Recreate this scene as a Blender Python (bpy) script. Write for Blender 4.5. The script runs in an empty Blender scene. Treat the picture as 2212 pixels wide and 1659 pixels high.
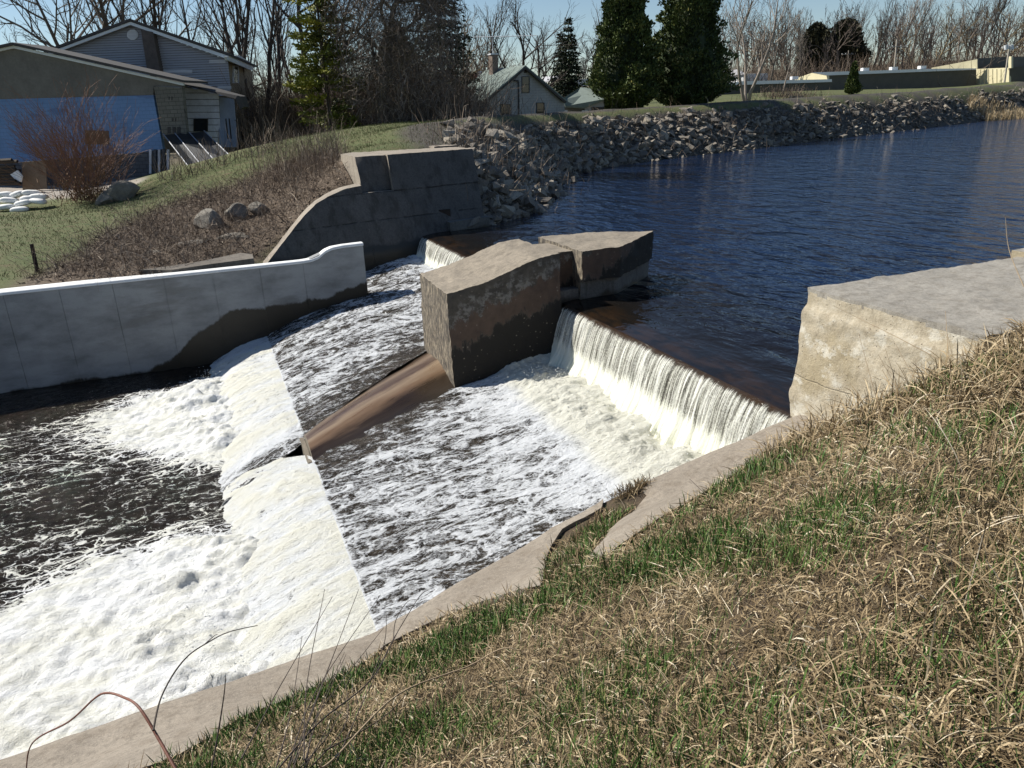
import bpy, bmesh, math, random
import numpy as np
from mathutils import Vector, Matrix
random.seed(7); rng = np.random.default_rng(11)
scene = bpy.context.scene; COL = scene.collection

# ------------------------------------------------------------------ camera
FPX, CXP, CYP, HC = 1650.0, 1106.0, 829.5, 4.0          # focal length and centre of a 2212 x 1659 frame
TH = math.atan((829.5 - 232) / FPX); RO = 0.042
_W = np.array([0, math.cos(TH), -math.sin(TH)]); _U0 = np.array([0, math.sin(TH), math.cos(TH)])
_R = math.cos(RO) * np.array([1., 0, 0]) - math.sin(RO) * _U0
_U = math.sin(RO) * np.array([1., 0, 0]) + math.cos(RO) * _U0
_O = np.array([0, 0, HC])
cam = bpy.data.cameras.new('camera'); cam.lens = 36 * FPX / 2212; cam.sensor_width = 36
cam.clip_start = 0.05; cam.clip_end = 5000
camo = bpy.data.objects.new('camera', cam); COL.objects.link(camo)
camo.matrix_world = Matrix(((_R[0], _U[0], -_W[0], 0), (_R[1], _U[1], -_W[1], 0), (_R[2], _U[2], -_W[2], HC), (0, 0, 0, 1)))
scene.camera = camo

# ------------------------------------------------------------------ sky, sun, exposure
SUN_EL = math.radians(43); SUN_H = np.array([-0.95, 0.312]); SUN_H = SUN_H / np.linalg.norm(SUN_H)
world = bpy.data.worlds.new('World'); scene.world = world; world.use_nodes = True
wn = world.node_tree; bg = wn.nodes['Background']
sky = wn.nodes.new('ShaderNodeTexSky'); sky.sky_type = 'NISHITA'; sky.sun_disc = False
sky.sun_elevation = SUN_EL; sky.sun_rotation = math.atan2(SUN_H[0], SUN_H[1])
sky.air_density = 1.0; sky.dust_density = 0.1; sky.ozone_density = 3.0; sky.altitude = 200
wn.links.new(sky.outputs[0], bg.inputs[0]); bg.inputs[1].default_value = 0.07
sun = bpy.data.lights.new('sun', 'SUN'); sun.energy = 5.0; sun.angle = math.radians(0.53); sun.color = (1.0, 0.95, 0.86)
suno = bpy.data.objects.new('sun', sun); COL.objects.link(suno)
_sd = Vector((SUN_H[0] * math.cos(SUN_EL), SUN_H[1] * math.cos(SUN_EL), math.sin(SUN_EL)))
suno.rotation_euler = (-_sd).to_track_quat('-Z', 'Y').to_euler(); suno.location = (-40, 20, 60)
scene.view_settings.view_transform = 'Standard'; scene.view_settings.look = 'None'
scene.view_settings.exposure = 0.5; scene.view_settings.gamma = 1.0; scene.view_settings.use_curve_mapping = False
scene.render.engine = 'CYCLES'; scene.render.resolution_x = 1024; scene.render.resolution_y = 768

# ------------------------------------------------------------------ coordinates
VS = np.array([.933, .36, 0]); VT = np.array([-.36, .933, 0])      # upstream axis s, cross-stream axis t (away from camera)
VS /= np.linalg.norm(VS); VT /= np.linalg.norm(VT)
FRAME = Matrix(((VS[0], VT[0], 0, 0), (VS[1], VT[1], 0, 0), (0, 0, 1, 0), (0, 0, 0, 1)))
def ST(s, t, z=0.): return np.array([VS[0]*s + VT[0]*t, VS[1]*s + VT[1]*t, z])
def toST(p): p = np.asarray(p); return p @ VS, p @ VT
def ray(x, y): return _W + _R * (x - CXP) / FPX - _U * (y - CYP) / FPX
def atz(x, y, z=0.):
    d = ray(x, y); return _O + d * ((z - HC) / d[2])
def aty(x, y, dist):
    d = ray(x, y); return _O + d * (dist / d[1])
def pix(p):
    v = np.asarray(p) - _O; w = v @ _W
    return CXP + FPX * (v @ _R) / w, CYP - FPX * (v @ _U) / w
def stz(x, y, z):
    p = atz(x, y, z); return float(p @ VS), float(p @ VT)

# ------------------------------------------------------------------ numeric noise
def _hash(i, j, k, seed):
    n = (i * 374761393 + j * 668265263 + k * 2147483647 + seed * 144665 + 1013904223) & 0xFFFFFFFF
    n = ((n ^ (n >> 13)) * 1274126177) & 0xFFFFFFFF
    n = ((n ^ (n >> 16)) * 2246822519) & 0xFFFFFFFF
    return ((n ^ (n >> 15)) & 0xFFFFFF) / float(0xFFFFFF)
def vnoise(p, seed=0):
    p = np.asarray(p, float); f = np.floor(p).astype(np.int64); r = p - f; r = r*r*(3-2*r)
    out = 0
    for a in (0, 1):
        wa = r[:, 0] if a else 1 - r[:, 0]
        for b in (0, 1):
            wb = r[:, 1] if b else 1 - r[:, 1]
            for c in (0, 1):
                wc = r[:, 2] if c else 1 - r[:, 2]
                out = out + wa*wb*wc*_hash(f[:, 0]+a, f[:, 1]+b, f[:, 2]+c, seed)
    return out * 2 - 1
def fbm(p, octv=4, seed=0, gain=.5, lac=2.03):
    p = np.asarray(p, float); a = 1.; s = 0; tot = 0
    for o in range(octv):
        s = s + a * vnoise(p + o*17.3, seed + o); tot += a; a *= gain; p = p * lac
    return s / tot
def sstep(a, b, x): 
    u = np.clip((x - a) / (b - a), 0, 1); return u*u*(3-2*u)

# ------------------------------------------------------------------ object helpers
def make_mesh(name, V, faces, attrs=None, smooth=False, midx=None):
    me = bpy.data.meshes.new(name)
    V = np.ascontiguousarray(V, dtype=np.float32).reshape(-1, 3)
    if not isinstance(faces, list): faces = [faces]
    faces = [np.asarray(f, dtype=np.int32) for f in faces if len(f)]
    nl = sum(f.size for f in faces); nf = sum(len(f) for f in faces)
    me.vertices.add(len(V)); me.vertices.foreach_set('co', V.ravel())
    me.loops.add(nl); me.polygons.add(nf)
    me.loops.foreach_set('vertex_index', np.concatenate([f.ravel() for f in faces]))
    tot = np.concatenate([np.full(len(f), f.shape[1], np.int32) for f in faces])
    me.polygons.foreach_set('loop_start', np.concatenate([[0], np.cumsum(tot)[:-1]]).astype(np.int32))
    me.polygons.foreach_set('use_smooth', np.full(nf, bool(smooth)))
    if midx is not None: me.polygons.foreach_set('material_index', np.asarray(midx, np.int32))
    for k, a in (attrs or {}).items():
        at = me.attributes.new(k, 'FLOAT', 'POINT'); at.data.foreach_set('value', np.asarray(a, np.float32))
    me.update(calc_edges=True); me.validate()
    return me
def link(name, me, mats=None, parent=None, matrix=None):
    o = bpy.data.objects.new(name, me); COL.objects.link(o)
    if me is not None and mats is not None and len(me.materials) == 0:
        for m in (mats if isinstance(mats, (list, tuple)) else [mats]): me.materials.append(m)
    if parent is not None: o.parent = parent
    if matrix is not None: o.matrix_world = matrix
    return o
def mk(name, V, faces, mat, parent=None, smooth=False, attrs=None, matrix=None, midx=None):
    return link(name, make_mesh(name, V, faces, attrs, smooth, midx), mat, parent, matrix)
def tag(o, label, cat, group=None, kind=None):
    if label: o['label'] = label
    if cat: o['category'] = cat
    if group: o['group'] = group
    if kind: o['kind'] = kind
    return o
def empty(name, loc=(0, 0, 0)):
    o = bpy.data.objects.new(name, None); COL.objects.link(o); o.location = [float(v) for v in loc]; o.empty_display_size = .3
    return o
def child(o, root):
    """parent keeping world coordinates of the mesh (root has translation only)"""
    o.parent = root; o.location = -root.location + o.location; return o
def prism(pts, thick):
    """closed prism: polygon pts (n,3) extruded by vector thick"""
    pts = np.asarray(pts, float); n = len(pts); V = np.vstack([pts, pts + np.asarray(thick)])
    F = [np.array([list(range(n))[::-1]]), np.array([list(range(n, 2*n))]),
         np.array([[i, (i+1) % n, n+(i+1) % n, n+i] for i in range(n)])]
    # orient so that faces look outward (first cap away from thick)
    nrm = np.cross(pts[1]-pts[0], pts[2]-pts[1])
    if np.dot(nrm, thick) < 0: F = [f[:, ::-1] for f in F]
    return V, F
def box(c, size, rz=0., bev=0.):
    x, y, z = [v/2 for v in size]
    V = np.array([[a*x, b*y, d*z] for d in (-1, 1) for b in (-1, 1) for a in (-1, 1)], float)
    cr, sr = math.cos(rz), math.sin(rz)
    V = V @ np.array([[cr, sr, 0], [-sr, cr, 0], [0, 0, 1]]) + np.asarray(c)
    F = np.array([[0, 2, 3, 1], [4, 5, 7, 6], [0, 1, 5, 4], [2, 6, 7, 3], [0, 4, 6, 2], [1, 3, 7, 5]])
    return V, F
class Acc:
    """collects vertices and faces of one object"""
    def __init__(s): s.V = []; s.F = {3: [], 4: []}; s.n = 0; s.A = []; s.X = []
    def add(s, V, F, a=0.):
        V = np.asarray(V, float)
        for f in (F if isinstance(F, list) else [F]):
            f = np.asarray(f)
            if len(f) == 0: continue
            if f.shape[1] > 4:
                for row in f: s.X.append(row + s.n)
            else: s.F[f.shape[1]].append(f + s.n)
        s.V.append(V); s.n += len(V); s.A.append(np.broadcast_to(np.asarray(a, float), (len(V),)))
        return s
    def faces(s):
        out = [np.concatenate(v) for v in s.F.values() if v]
        return out + [np.array([r]) for r in s.X]
    def build(s, name, mat, parent=None, smooth=False, attr=None):
        o = mk(name, np.concatenate(s.V), s.faces(), mat, parent, smooth, {attr: np.concatenate(s.A)} if attr else None)
        return o
def tubes(P0, P1, R0, R1, n=4, twist=0.):
    """tapered prisms for many segments at once"""
    P0, P1 = np.asarray(P0, float).reshape(-1, 3), np.asarray(P1, float).reshape(-1, 3); m = len(P0)
    R0 = np.broadcast_to(np.asarray(R0, float), (m,)); R1 = np.broadcast_to(np.asarray(R1, float), (m,))
    d = P1 - P0; d /= np.maximum(np.linalg.norm(d, axis=1, keepdims=True), 1e-9)
    ref = np.where(np.abs(d[:, 2:3]) < .9, np.array([[0, 0, 1.]]), np.array([[1., 0, 0]]))
    u = np.cross(d, ref); u /= np.linalg.norm(u, axis=1, keepdims=True); v = np.cross(d, u)
    V = np.zeros((m, 2*n, 3))
    for k in range(n):
        a = 2*math.pi*k/n; e = u*math.cos(a) + v*math.sin(a)
        V[:, k] = P0 + e*R0[:, None]; V[:, n+k] = P1 + e*R1[:, None]
    base = (np.arange(m) * 2*n)[:, None]
    F = np.concatenate([base + np.array([[k, n+k, n+(k+1) % n, (k+1) % n]]) for k in range(n)])
    return V.reshape(-1, 3), F
def poly_tube(pts, r0, r1, n=5):
    pts = np.asarray(pts, float); k = len(pts); rr = np.linspace(r0, r1, k)
    ext = pts.copy(); return tubes(ext[:-1], ext[1:] + (ext[1:]-ext[:-1])*.04, rr[:-1], rr[1:], n)
def ribbons(P, Wd, w, taper=True, prof=None):
    """P (m,k,3) centre lines, Wd (m,3) width direction, w (m,) width: flat strips"""
    m, k, _ = P.shape; pr = np.linspace(1, .08, k) if prof is None else np.asarray(prof)
    off = Wd[:, None, :] * (w[:, None, None] * .5) * pr[None, :, None]
    V = np.stack([P - off, P + off], 2).reshape(m, 2*k, 3)
    base = (np.arange(m) * 2*k)[:, None]
    F = np.concatenate([base + np.array([[2*i, 2*i+1, 2*i+3, 2*i+2]]) for i in range(k-1)])
    return V.reshape(-1, 3), F

# ------------------------------------------------------------------ materials
class NT:
    def __init__(s, name):
        s.m = bpy.data.materials.new(name); s.m.use_nodes = True; s.t = s.m.node_tree; s.N = s.t.nodes; s.L = s.t.links
        s.b = s.N['Principled BSDF']; s.co = s.N.new('ShaderNodeTexCoord')
    def set(s, **k):
        for n, v in k.items():
            i = s.b.inputs[n.replace('_', ' ')]
            if hasattr(v, 'links') or hasattr(v, 'is_linked'): s.L.new(v, i)
            else: i.default_value = v if not (isinstance(v, tuple) and len(v) == 3) else (*v, 1)
        return s
    def _in(s, sock, v):
        if hasattr(v, 'is_linked'): s.L.new(v, sock)
        elif v is not None:
            sock.default_value = (*v, 1) if isinstance(v, tuple) and len(v) == 3 and sock.type == 'RGBA' else v
    def map(s, scale=(1, 1, 1), rot=(0, 0, 0), loc=(0, 0, 0), src='Object'):
        n = s.N.new('ShaderNodeMapping'); s.L.new(s.co.outputs[src], n.inputs[0])
        n.inputs['Scale'].default_value = scale; n.inputs['Rotation'].default_value = rot; n.inputs['Location'].default_value = loc
        return n.outputs[0]
    def noise(s, vec, scale=1., detail=4., rough=.55, dist=0., out=0):
        n = s.N.new('ShaderNodeTexNoise'); s._in(n.inputs['Vector'], vec); n.inputs['Scale'].default_value = scale
        n.inputs['Detail'].default_value = detail; n.inputs['Roughness'].default_value = rough; n.inputs['Distortion'].default_value = dist
        return n.outputs[out]
    def voro(s, vec, scale=1., feat='F1', out='Distance', rand=1.):
        n = s.N.new('ShaderNodeTexVoronoi'); n.feature = feat; s._in(n.inputs['Vector'], vec); n.inputs['Scale'].default_value = scale
        n.inputs['Randomness'].default_value = rand
        return n.outputs[out]
    def ramp(s, f, stops, interp='LINEAR'):
        n = s.N.new('ShaderNodeValToRGB'); s.L.new(f, n.inputs[0]); cr = n.color_ramp; cr.interpolation = interp
        while len(cr.elements) < len(stops): cr.elements.new(.5)
        for e, (p, c) in zip(cr.elements, stops):
            e.position = p; e.color = (*c, 1) if isinstance(c, tuple) else (c, c, c, 1)
        return n.outputs[0]
    def mix(s, f, a, b, mode='MIX'):
        n = s.N.new('ShaderNodeMix'); n.data_type = 'RGBA'; n.blend_type = mode
        s._in(n.inputs[0], f); s._in(n.inputs[6], a); s._in(n.inputs[7], b); return n.outputs[2]
    def math(s, op, a, b=None, c=None):
        n = s.N.new('ShaderNodeMath'); n.operation = op
        for i, v in enumerate((a, b, c)):
            if v is not None: s._in(n.inputs[i], v)
        return n.outputs[0]
    def mr(s, v, a, b, c=0., d=1., smooth=True):
        n = s.N.new('ShaderNodeMapRange'); n.interpolation_type = 'SMOOTHSTEP' if smooth else 'LINEAR'
        s._in(n.inputs[0], v)
        for i, x in zip((1, 2, 3, 4), (a, b, c, d)): s._in(n.inputs[i], x)
        return n.outputs[0]
    def attr(s, name):
        n = s.N.new('ShaderNodeAttribute'); n.attribute_name = name; return n.outputs['Fac']
    def sep(s, vec):
        n = s.N.new('ShaderNodeSeparateXYZ'); s.L.new(vec, n.inputs[0]); return n.outputs
    def bump(s, h, strength=.5, dist=.02, prev=None):
        n = s.N.new('ShaderNodeBump'); s.L.new(h, n.inputs['Height']); n.inputs['Strength'].default_value = strength
        n.inputs['Distance'].default_value = dist
        if prev is not None: s.L.new(prev, n.inputs['Normal'])
        s.L.new(n.outputs[0], s.b.inputs['Normal']); return n.outputs[0]
    def rnd(s):
        return s.N.new('ShaderNodeObjectInfo').outputs['Random']

def simple(name, col, rough=.8, var=.25, scale=6., bump=.2, bdist=.01, col2=None, metallic=0., src='Object'):
    m = NT(name); v = m.map(src=src); n = m.noise(v, scale, 5, .6); n2 = m.noise(v, scale*7, 3, .6)
    c2 = col2 or tuple(c*(1-var) for c in col); c1 = tuple(min(1, c*(1+var)) for c in col) if col2 is None else col
    f = m.math('ADD', m.math('MULTIPLY', n, .65), m.math('MULTIPLY', n2, .35))
    c = m.ramp(f, [(.35, c2), (.65, c1)])
    m.set(Base_Color=c, Roughness=rough, Metallic=metallic)
    if bump: m.bump(f, bump, bdist)
    return m.m
def concrete(name, c1, c2, stain=(.06, .05, .04), stain_amt=.5, speck=.5, rough=.9, scale=1., bstr=.5, lines=(), zwet=None, wetcol=(.018, .016, .011)):
    m = NT(name); v = m.map(); big = m.noise(v, 1.1*scale, 6, .62); med = m.noise(v, 6*scale, 5, .65); fin = m.noise(v, 55*scale, 3, .6)
    c = m.ramp(big, [(.3, c2), (.7, c1)])
    gr = m.noise(v, 17*scale, 6, .75); c = m.mix(m.math('MULTIPLY', m.mr(gr, .42, .66), .55), c, tuple(x*.55 for x in c2))
    c = m.mix(m.math('MULTIPLY', m.mr(fin, .5, .72), .45), c, tuple(min(1, x*1.3) for x in c1))
    c = m.mix(m.math('MULTIPLY', m.mr(med, .5, .8), .4), c, tuple(x*.72 for x in c2))
    # drip stains, stretched down the face
    st = m.noise(m.map((2.3, 2.3, .25)), 1.6*scale, 9, .68)
    c = m.mix(m.math('MULTIPLY', m.mr(st, .48, .64), stain_amt), c, stain)
    pebble = m.voro(v, 60*scale)
    c = m.mix(m.math('MULTIPLY', m.mr(pebble, .28, .12), speck*.5), c, tuple(min(1, x*1.55) for x in c1))
    pit = m.voro(v, 23*scale)
    c = m.mix(m.math('MULTIPLY', m.mr(pit, .10, .04), .7), c, tuple(x*.25 for x in c2))
    rg = rough; cut = None
    if lines:
        z = m.sep(v)[2]; zn = m.math('ADD', z, m.math('MULTIPLY', m.math('SUBTRACT', m.noise(m.map((1, 1, .3)), 2.2, 6, .65), .5), .10))
        for L_ in lines:
            q = m.mr(m.math('ABSOLUTE', m.math('SUBTRACT', zn, L_)), .030, .006); cut = q if cut is None else m.math('MAXIMUM', cut, q)
        brk = m.mr(m.noise(v, 3.1, 5, .6), .40, .55); cut = m.math('MULTIPLY', cut, brk); c = m.mix(m.math('MULTIPLY', cut, .8), c, tuple(x*.3 for x in c2))
    if zwet is not None:
        z = m.sep(v)[2]; edge = m.math('ADD', z, m.math('MULTIPLY', m.noise(m.map((1.2, 1.2, .4)), 1.3, 5, .6), .5))
        f = m.mr(edge, zwet+.25+.06, zwet+.25-.06); c = m.mix(f, c, wetcol); rg = m.mr(f, 0, 1, rough, .45)
    m.set(Base_Color=c, Roughness=rg)
    h = m.math('ADD', m.math('MULTIPLY', gr, .6), m.math('MULTIPLY', fin, .4)); h = m.math('ADD', h, m.math('MULTIPLY', m.mr(pit, .10, .04), -.8))
    if cut is not None: h = m.math('ADD', h, m.math('MULTIPLY', cut, -1.2))
    m.bump(h, bstr, .02)
    return m.m
def blades_mat(name, stops, rough=.7, trans=0.):
    m = NT(name); a = m.attr('var'); c = m.ramp(a, stops); m.set(Base_Color=c, Roughness=rough)
    if trans: m.set(Transmission_Weight=0.0)
    m.b.inputs['Specular IOR Level'].default_value = .25
    return m.m

# ================================================================== things and parts
OFF = {}
def thing(name, loc, label, cat, group=None, st=False):
    o = bpy.data.objects.new(name, None); COL.objects.link(o); o.empty_display_size = .3
    v = Vector([float(a) for a in loc]); OFF[o.name] = v
    o.matrix_basis = (FRAME @ Matrix.Translation(v)) if st else Matrix.Translation(v)
    return tag(o, label, cat, group)
def part(name, VF, mat, root, smooth=False, attrs=None, label=None, sub=None, midx=None):
    V, F = VF; o = mk(name, V, F, mat, None, smooth, attrs, None, midx)
    if sub is not None: o.parent = sub
    else: o.parent = root; o.location = -OFF[root.name]
    if label: o['label'] = label
    return o
def single_st(name, VF, mat, label=None, cat=None, kind=None, smooth=False, attrs=None, group=None, midx=None):
    o = mk(name, VF[0], VF[1], mat, None, smooth, attrs, None, midx); o.matrix_basis = FRAME
    return tag(o, label, cat, group, kind)

def grid_faces(nu, nv):
    i = np.arange(nu-1)[:, None] * nv + np.arange(nv-1)[None, :]; i = i.ravel()
    return np.stack([i, i+nv, i+nv+1, i+1], 1)
def rblock(func, n=(8, 8, 8), amp=.02, freq=2.5, seed=0, skip=()):
    """unit cube mapped by func(u,v,w), every face a grid, chipped by noise"""
    V = []; F = []; base = 0
    def face(ax, val, flip):
        nonlocal base
        o = [0, 1, 2]; o.remove(ax); a, b = o
        A, B = np.meshgrid(np.linspace(0, 1, n[a]+1), np.linspace(0, 1, n[b]+1), indexing='ij')
        uvw = [None]*3; uvw[ax] = np.full(A.size, float(val)); uvw[a] = A.ravel(); uvw[b] = B.ravel()
        P = np.stack(func(*uvw), 1); V.append(P); f = grid_faces(n[a]+1, n[b]+1)
        F.append((f[:, ::-1] if flip else f) + base); base += len(P)
    for ax in range(3):
        for val in (0, 1):
            if (ax, val) in skip: continue
            face(ax, val, (val == 1) == (ax == 1))
    V = np.concatenate(V); F = np.concatenate(F)
    if amp:
        q = V * freq
        for k in range(3):
            V[:, k] += amp * (fbm(q, 3, seed + 31*k) + .7*fbm(q*5.1, 2, seed + 31*k+7) * .5)
    # make sure the normals point outward
    a = V[F[:, 0]]; nrm = np.cross(V[F[:, 1]]-a, V[F[:, 2]]-a); cen = V.mean(0)
    if np.sum(np.sum(nrm * (V[F].mean(1)-cen), 1)) < 0: F = F[:, ::-1]
    return V, F
def bx(s0, s1, t0, t1, z0, z1):
    return lambda u, v, w: (s0+(s1-s0)*u, t0+(t1-t0)*v, z0+(z1-z0)*w)

# ================================================================== materials of the dam
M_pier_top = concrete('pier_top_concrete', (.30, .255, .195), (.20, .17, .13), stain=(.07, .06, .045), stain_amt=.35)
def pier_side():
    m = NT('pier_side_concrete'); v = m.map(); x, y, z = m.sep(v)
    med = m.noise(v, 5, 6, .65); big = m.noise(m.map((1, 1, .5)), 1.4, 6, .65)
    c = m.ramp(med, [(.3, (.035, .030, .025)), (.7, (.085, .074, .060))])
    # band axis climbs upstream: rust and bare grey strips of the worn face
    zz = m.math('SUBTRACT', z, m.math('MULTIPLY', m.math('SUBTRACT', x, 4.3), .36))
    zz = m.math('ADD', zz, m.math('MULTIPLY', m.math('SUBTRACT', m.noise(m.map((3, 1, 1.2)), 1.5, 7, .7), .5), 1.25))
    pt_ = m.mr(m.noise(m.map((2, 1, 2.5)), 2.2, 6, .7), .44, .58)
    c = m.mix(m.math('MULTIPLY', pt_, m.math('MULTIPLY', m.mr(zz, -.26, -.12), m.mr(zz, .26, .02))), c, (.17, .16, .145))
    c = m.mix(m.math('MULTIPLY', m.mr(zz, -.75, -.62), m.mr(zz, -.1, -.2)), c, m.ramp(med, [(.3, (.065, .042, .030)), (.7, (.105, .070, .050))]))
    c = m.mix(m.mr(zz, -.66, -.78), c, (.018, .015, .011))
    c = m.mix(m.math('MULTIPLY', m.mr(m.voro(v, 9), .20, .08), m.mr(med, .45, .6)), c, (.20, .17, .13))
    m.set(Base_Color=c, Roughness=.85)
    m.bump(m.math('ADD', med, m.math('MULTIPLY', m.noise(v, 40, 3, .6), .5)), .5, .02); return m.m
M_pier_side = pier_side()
def pier_end():
    m = NT('pier_end_concrete'); v = m.map()
    med = m.noise(m.map((6, 6, 2.2)), 2.2, 6, .7); fin = m.noise(v, 30, 4, .6)
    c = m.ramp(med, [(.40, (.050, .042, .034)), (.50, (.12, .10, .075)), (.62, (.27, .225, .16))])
    c = m.mix(m.math('MULTIPLY', m.mr(fin, .5, .7), .4), c, (.045, .038, .03))
    m.set(Base_Color=c, Roughness=.9); m.bump(m.math('ADD', med, fin), .6, .02); return m.m
M_pier_end = pier_end()
M_plinth = concrete('pier_plinth_concrete', (.17, .165, .15), (.10, .095, .085), stain=(.04, .035, .03), zwet=.04)
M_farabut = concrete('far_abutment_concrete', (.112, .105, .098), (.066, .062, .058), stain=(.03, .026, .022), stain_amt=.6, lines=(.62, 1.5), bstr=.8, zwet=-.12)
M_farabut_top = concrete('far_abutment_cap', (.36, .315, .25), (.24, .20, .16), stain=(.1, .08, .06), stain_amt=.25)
M_nearabut = concrete('near_abutment_concrete', (.50, .44, .33), (.36, .30, .21), stain=(.16, .115, .05), stain_amt=.65, speck=1.0)
def near_face():
    m = NT('near_abutment_face'); v = m.map(); big = m.noise(v, .9, 6, .6); md = m.noise(v, 4.5, 8, .7); fi = m.noise(v, 26, 6, .75); pb = m.voro(v, 34); pt_ = m.voro(v, 15)
    c = m.ramp(md, [(.3, (.30, .25, .175)), (.5, (.42, .365, .27)), (.7, (.50, .455, .365))])
    c = m.mix(m.math('MULTIPLY', m.mr(big, .46, .60), .75), c, (.30, .245, .15))
    c = m.mix(m.math('MULTIPLY', m.mr(m.noise(m.map((1, 1, 1.4), loc=(3, 1, 2)), 2.2, 8, .72), .54, .62), .8), c, (.55, .52, .44))
    c = m.mix(m.math('MULTIPLY', m.mr(pb, .22, .10), .55), c, (.62, .56, .44)); c = m.mix(m.math('MULTIPLY', m.mr(pt_, .13, .05), .8), c, (.12, .095, .065)); c = m.mix(m.math('MULTIPLY', m.mr(fi, .52, .70), .5), c, (.20, .165, .115))
    z = m.sep(v)[2]; jl = m.math('ABSOLUTE', m.math('SUBTRACT', m.math('ADD', z, m.math('MULTIPLY', m.noise(m.map((1, 1, 0)), 1.5, 5, .6), .16)), .62))
    c = m.mix(m.math('MULTIPLY', m.mr(jl, .014, .003), .25), c, (.16, .13, .09))
    m.set(Base_Color=c, Roughness=.92); h = m.math('ADD', m.math('MULTIPLY', fi, .6), m.math('MULTIPLY', m.mr(pt_, .13, .05), -.9)); h = m.math('ADD', h, m.math('MULTIPLY', m.mr(jl, .014, .003), -.3)); m.bump(h, .9, .03); return m.m
M_nearabut = near_face()
M_nabut_top = concrete('near_abutment_top', (.36, .335, .29), (.24, .22, .185), stain=(.14, .12, .09), stain_amt=.5, speck=1.0, scale=1.6, bstr=.8)
M_curb = concrete('bank_slab_concrete', (.29, .25, .20), (.195, .165, .13), stain=(.12, .09, .06), stain_amt=.35, speck=.9)
M_sunlit_top = simple('fresh_sunlit_top', (.72, .72, .70), .8, .06, 3., .15)  # same new concrete as the wall, overexposed sunlit white put into the colour
def newwall():
    m = NT('new_wall_concrete'); v = m.map(); x, y, z = m.sep(v)
    n = m.noise(m.map((.7, 1, 1.6)), 1.2, 7, .68); f = m.noise(v, 14, 5, .65); sp = m.voro(v, 16)
    c = m.ramp(n, [(.32, (.17, .175, .175)), (.6, (.30, .31, .31))])
    c = m.mix(m.math('MULTIPLY', m.mr(m.math('MULTIPLY', m.mr(sp, .16, .07), m.mr(f, .5, .62)), .2, .8), .75), c, (.12, .12, .115))
    c = m.mix(m.math('MULTIPLY', m.mr(m.noise(m.map((.35, 1, 1.8), loc=(0, 0, 3)), 1.1, 6, .6), .56, .66), .5), c, (.16, .155, .145))
    ed = m.math('ADD', z, m.math('MULTIPLY', m.math('SUBTRACT', m.noise(m.map((1.0, 1, .5)), 1.6, 9, .65), .5), .55))
    wl = m.math('ADD', m.mr(x, 1.0, 4.1, -1.30, -.62, False), m.math('MULTIPLY', m.mr(m.math('ABSOLUTE', m.math('SUBTRACT', x, .6)), 0, 2.6, 1., 0.), .28))
    wl = m.math('ADD', wl, m.mr(x, -2.2, .2, -1.05, .0))
    wet = m.mr(m.math('SUBTRACT', ed, wl), .05, -.03); c = m.mix(wet, c, (.022, .018, .011))
    m.set(Base_Color=c, Roughness=m.mr(wet, 0, 1, .85, .5)); m.bump(m.math('ADD', f, m.math('MULTIPLY', m.mr(sp, .16, .07), -.5)), .3, .015); return m.m
M_newwall = newwall()
def ridge():
    m = NT('wet_divider_concrete'); v = m.map(); x, y, z = m.sep(v)
    a = m.attr('across'); cv = m.N.new('ShaderNodeCombineXYZ'); m.L.new(m.math('MULTIPLY', x, .55), cv.inputs[0]); m.L.new(m.math('MULTIPLY', a, 9.), cv.inputs[1]); n = m.noise(cv.outputs[0], 1.3, 7, .65)
    f = m.math('ADD', a, m.math('MULTIPLY', m.math('SUBTRACT', n, .5), .22))
    c = m.ramp(f, [(.0, (.012, .012, .009)), (.30, (.03, .017, .008)), (.39, (.17, .105, .060)), (.46, (.26, .19, .125)), (.52, (.075, .046, .031)),
                   (.60, (.10, .068, .048)), (.66, (.18, .13, .09)), (.73, (.05, .030, .017)), (.85, (.014, .010, .007))])
    m.set(Base_Color=c, Roughness=m.mr(n, .3, .7, .22, .5)); m.bump(n, .3, .02); return m.m
M_ridge = ridge()
M_wood_grey = simple('weathered_wood', (.17, .145, .11), .85, .3, 8.)
M_weir = concrete('weir_concrete', (.05, .04, .03), (.03, .025, .02))

# water ------------------------------------------------------------
def m_pond():
    m = NT('pond_water'); v = m.map(); x, y, z = m.sep(v)
    w1 = m.noise(m.map((1.5, .75, 1), rot=(0, 0, .5)), .95, 3, .5, .4); w2 = m.noise(m.map((1.4, .8, 1), rot=(0, 0, -.35)), 3.2, 3, .55, .4)
    w3 = m.noise(m.map((1, 1, 1), rot=(0, 0, .2)), .35, 2, .5)
    h = m.math('ADD', m.math('MULTIPLY', w1, .75), m.math('MULTIPLY', w2, .20)); h = m.math('ADD', h, m.math('MULTIPLY', w3, .8))
    calm = m.mr(x, 7.0, 9.5, .10, 1.)
    h = m.math('MULTIPLY', h, calm)
    # shallow brown crest of the weir showing through the last stretch of water
    br = m.math('MULTIPLY', m.mr(x, 7.9, 7.1), m.mr(m.noise(m.map((2, .6, 1)), 2.2, 5, .6), .38, .62))
    dark = m.mix(br, m.mix(m.mr(x, 7.5, 13.), (.008, .007, .006), (.005, .013, .038)), (.022, .013, .007))
    m.set(Base_Color=dark, Roughness=.045, IOR=1.33)
    m.b.inputs['Specular IOR Level'].default_value = .5
    m.bump(h, 1.0, .36); return m.m
M_pond = m_pond()
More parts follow.
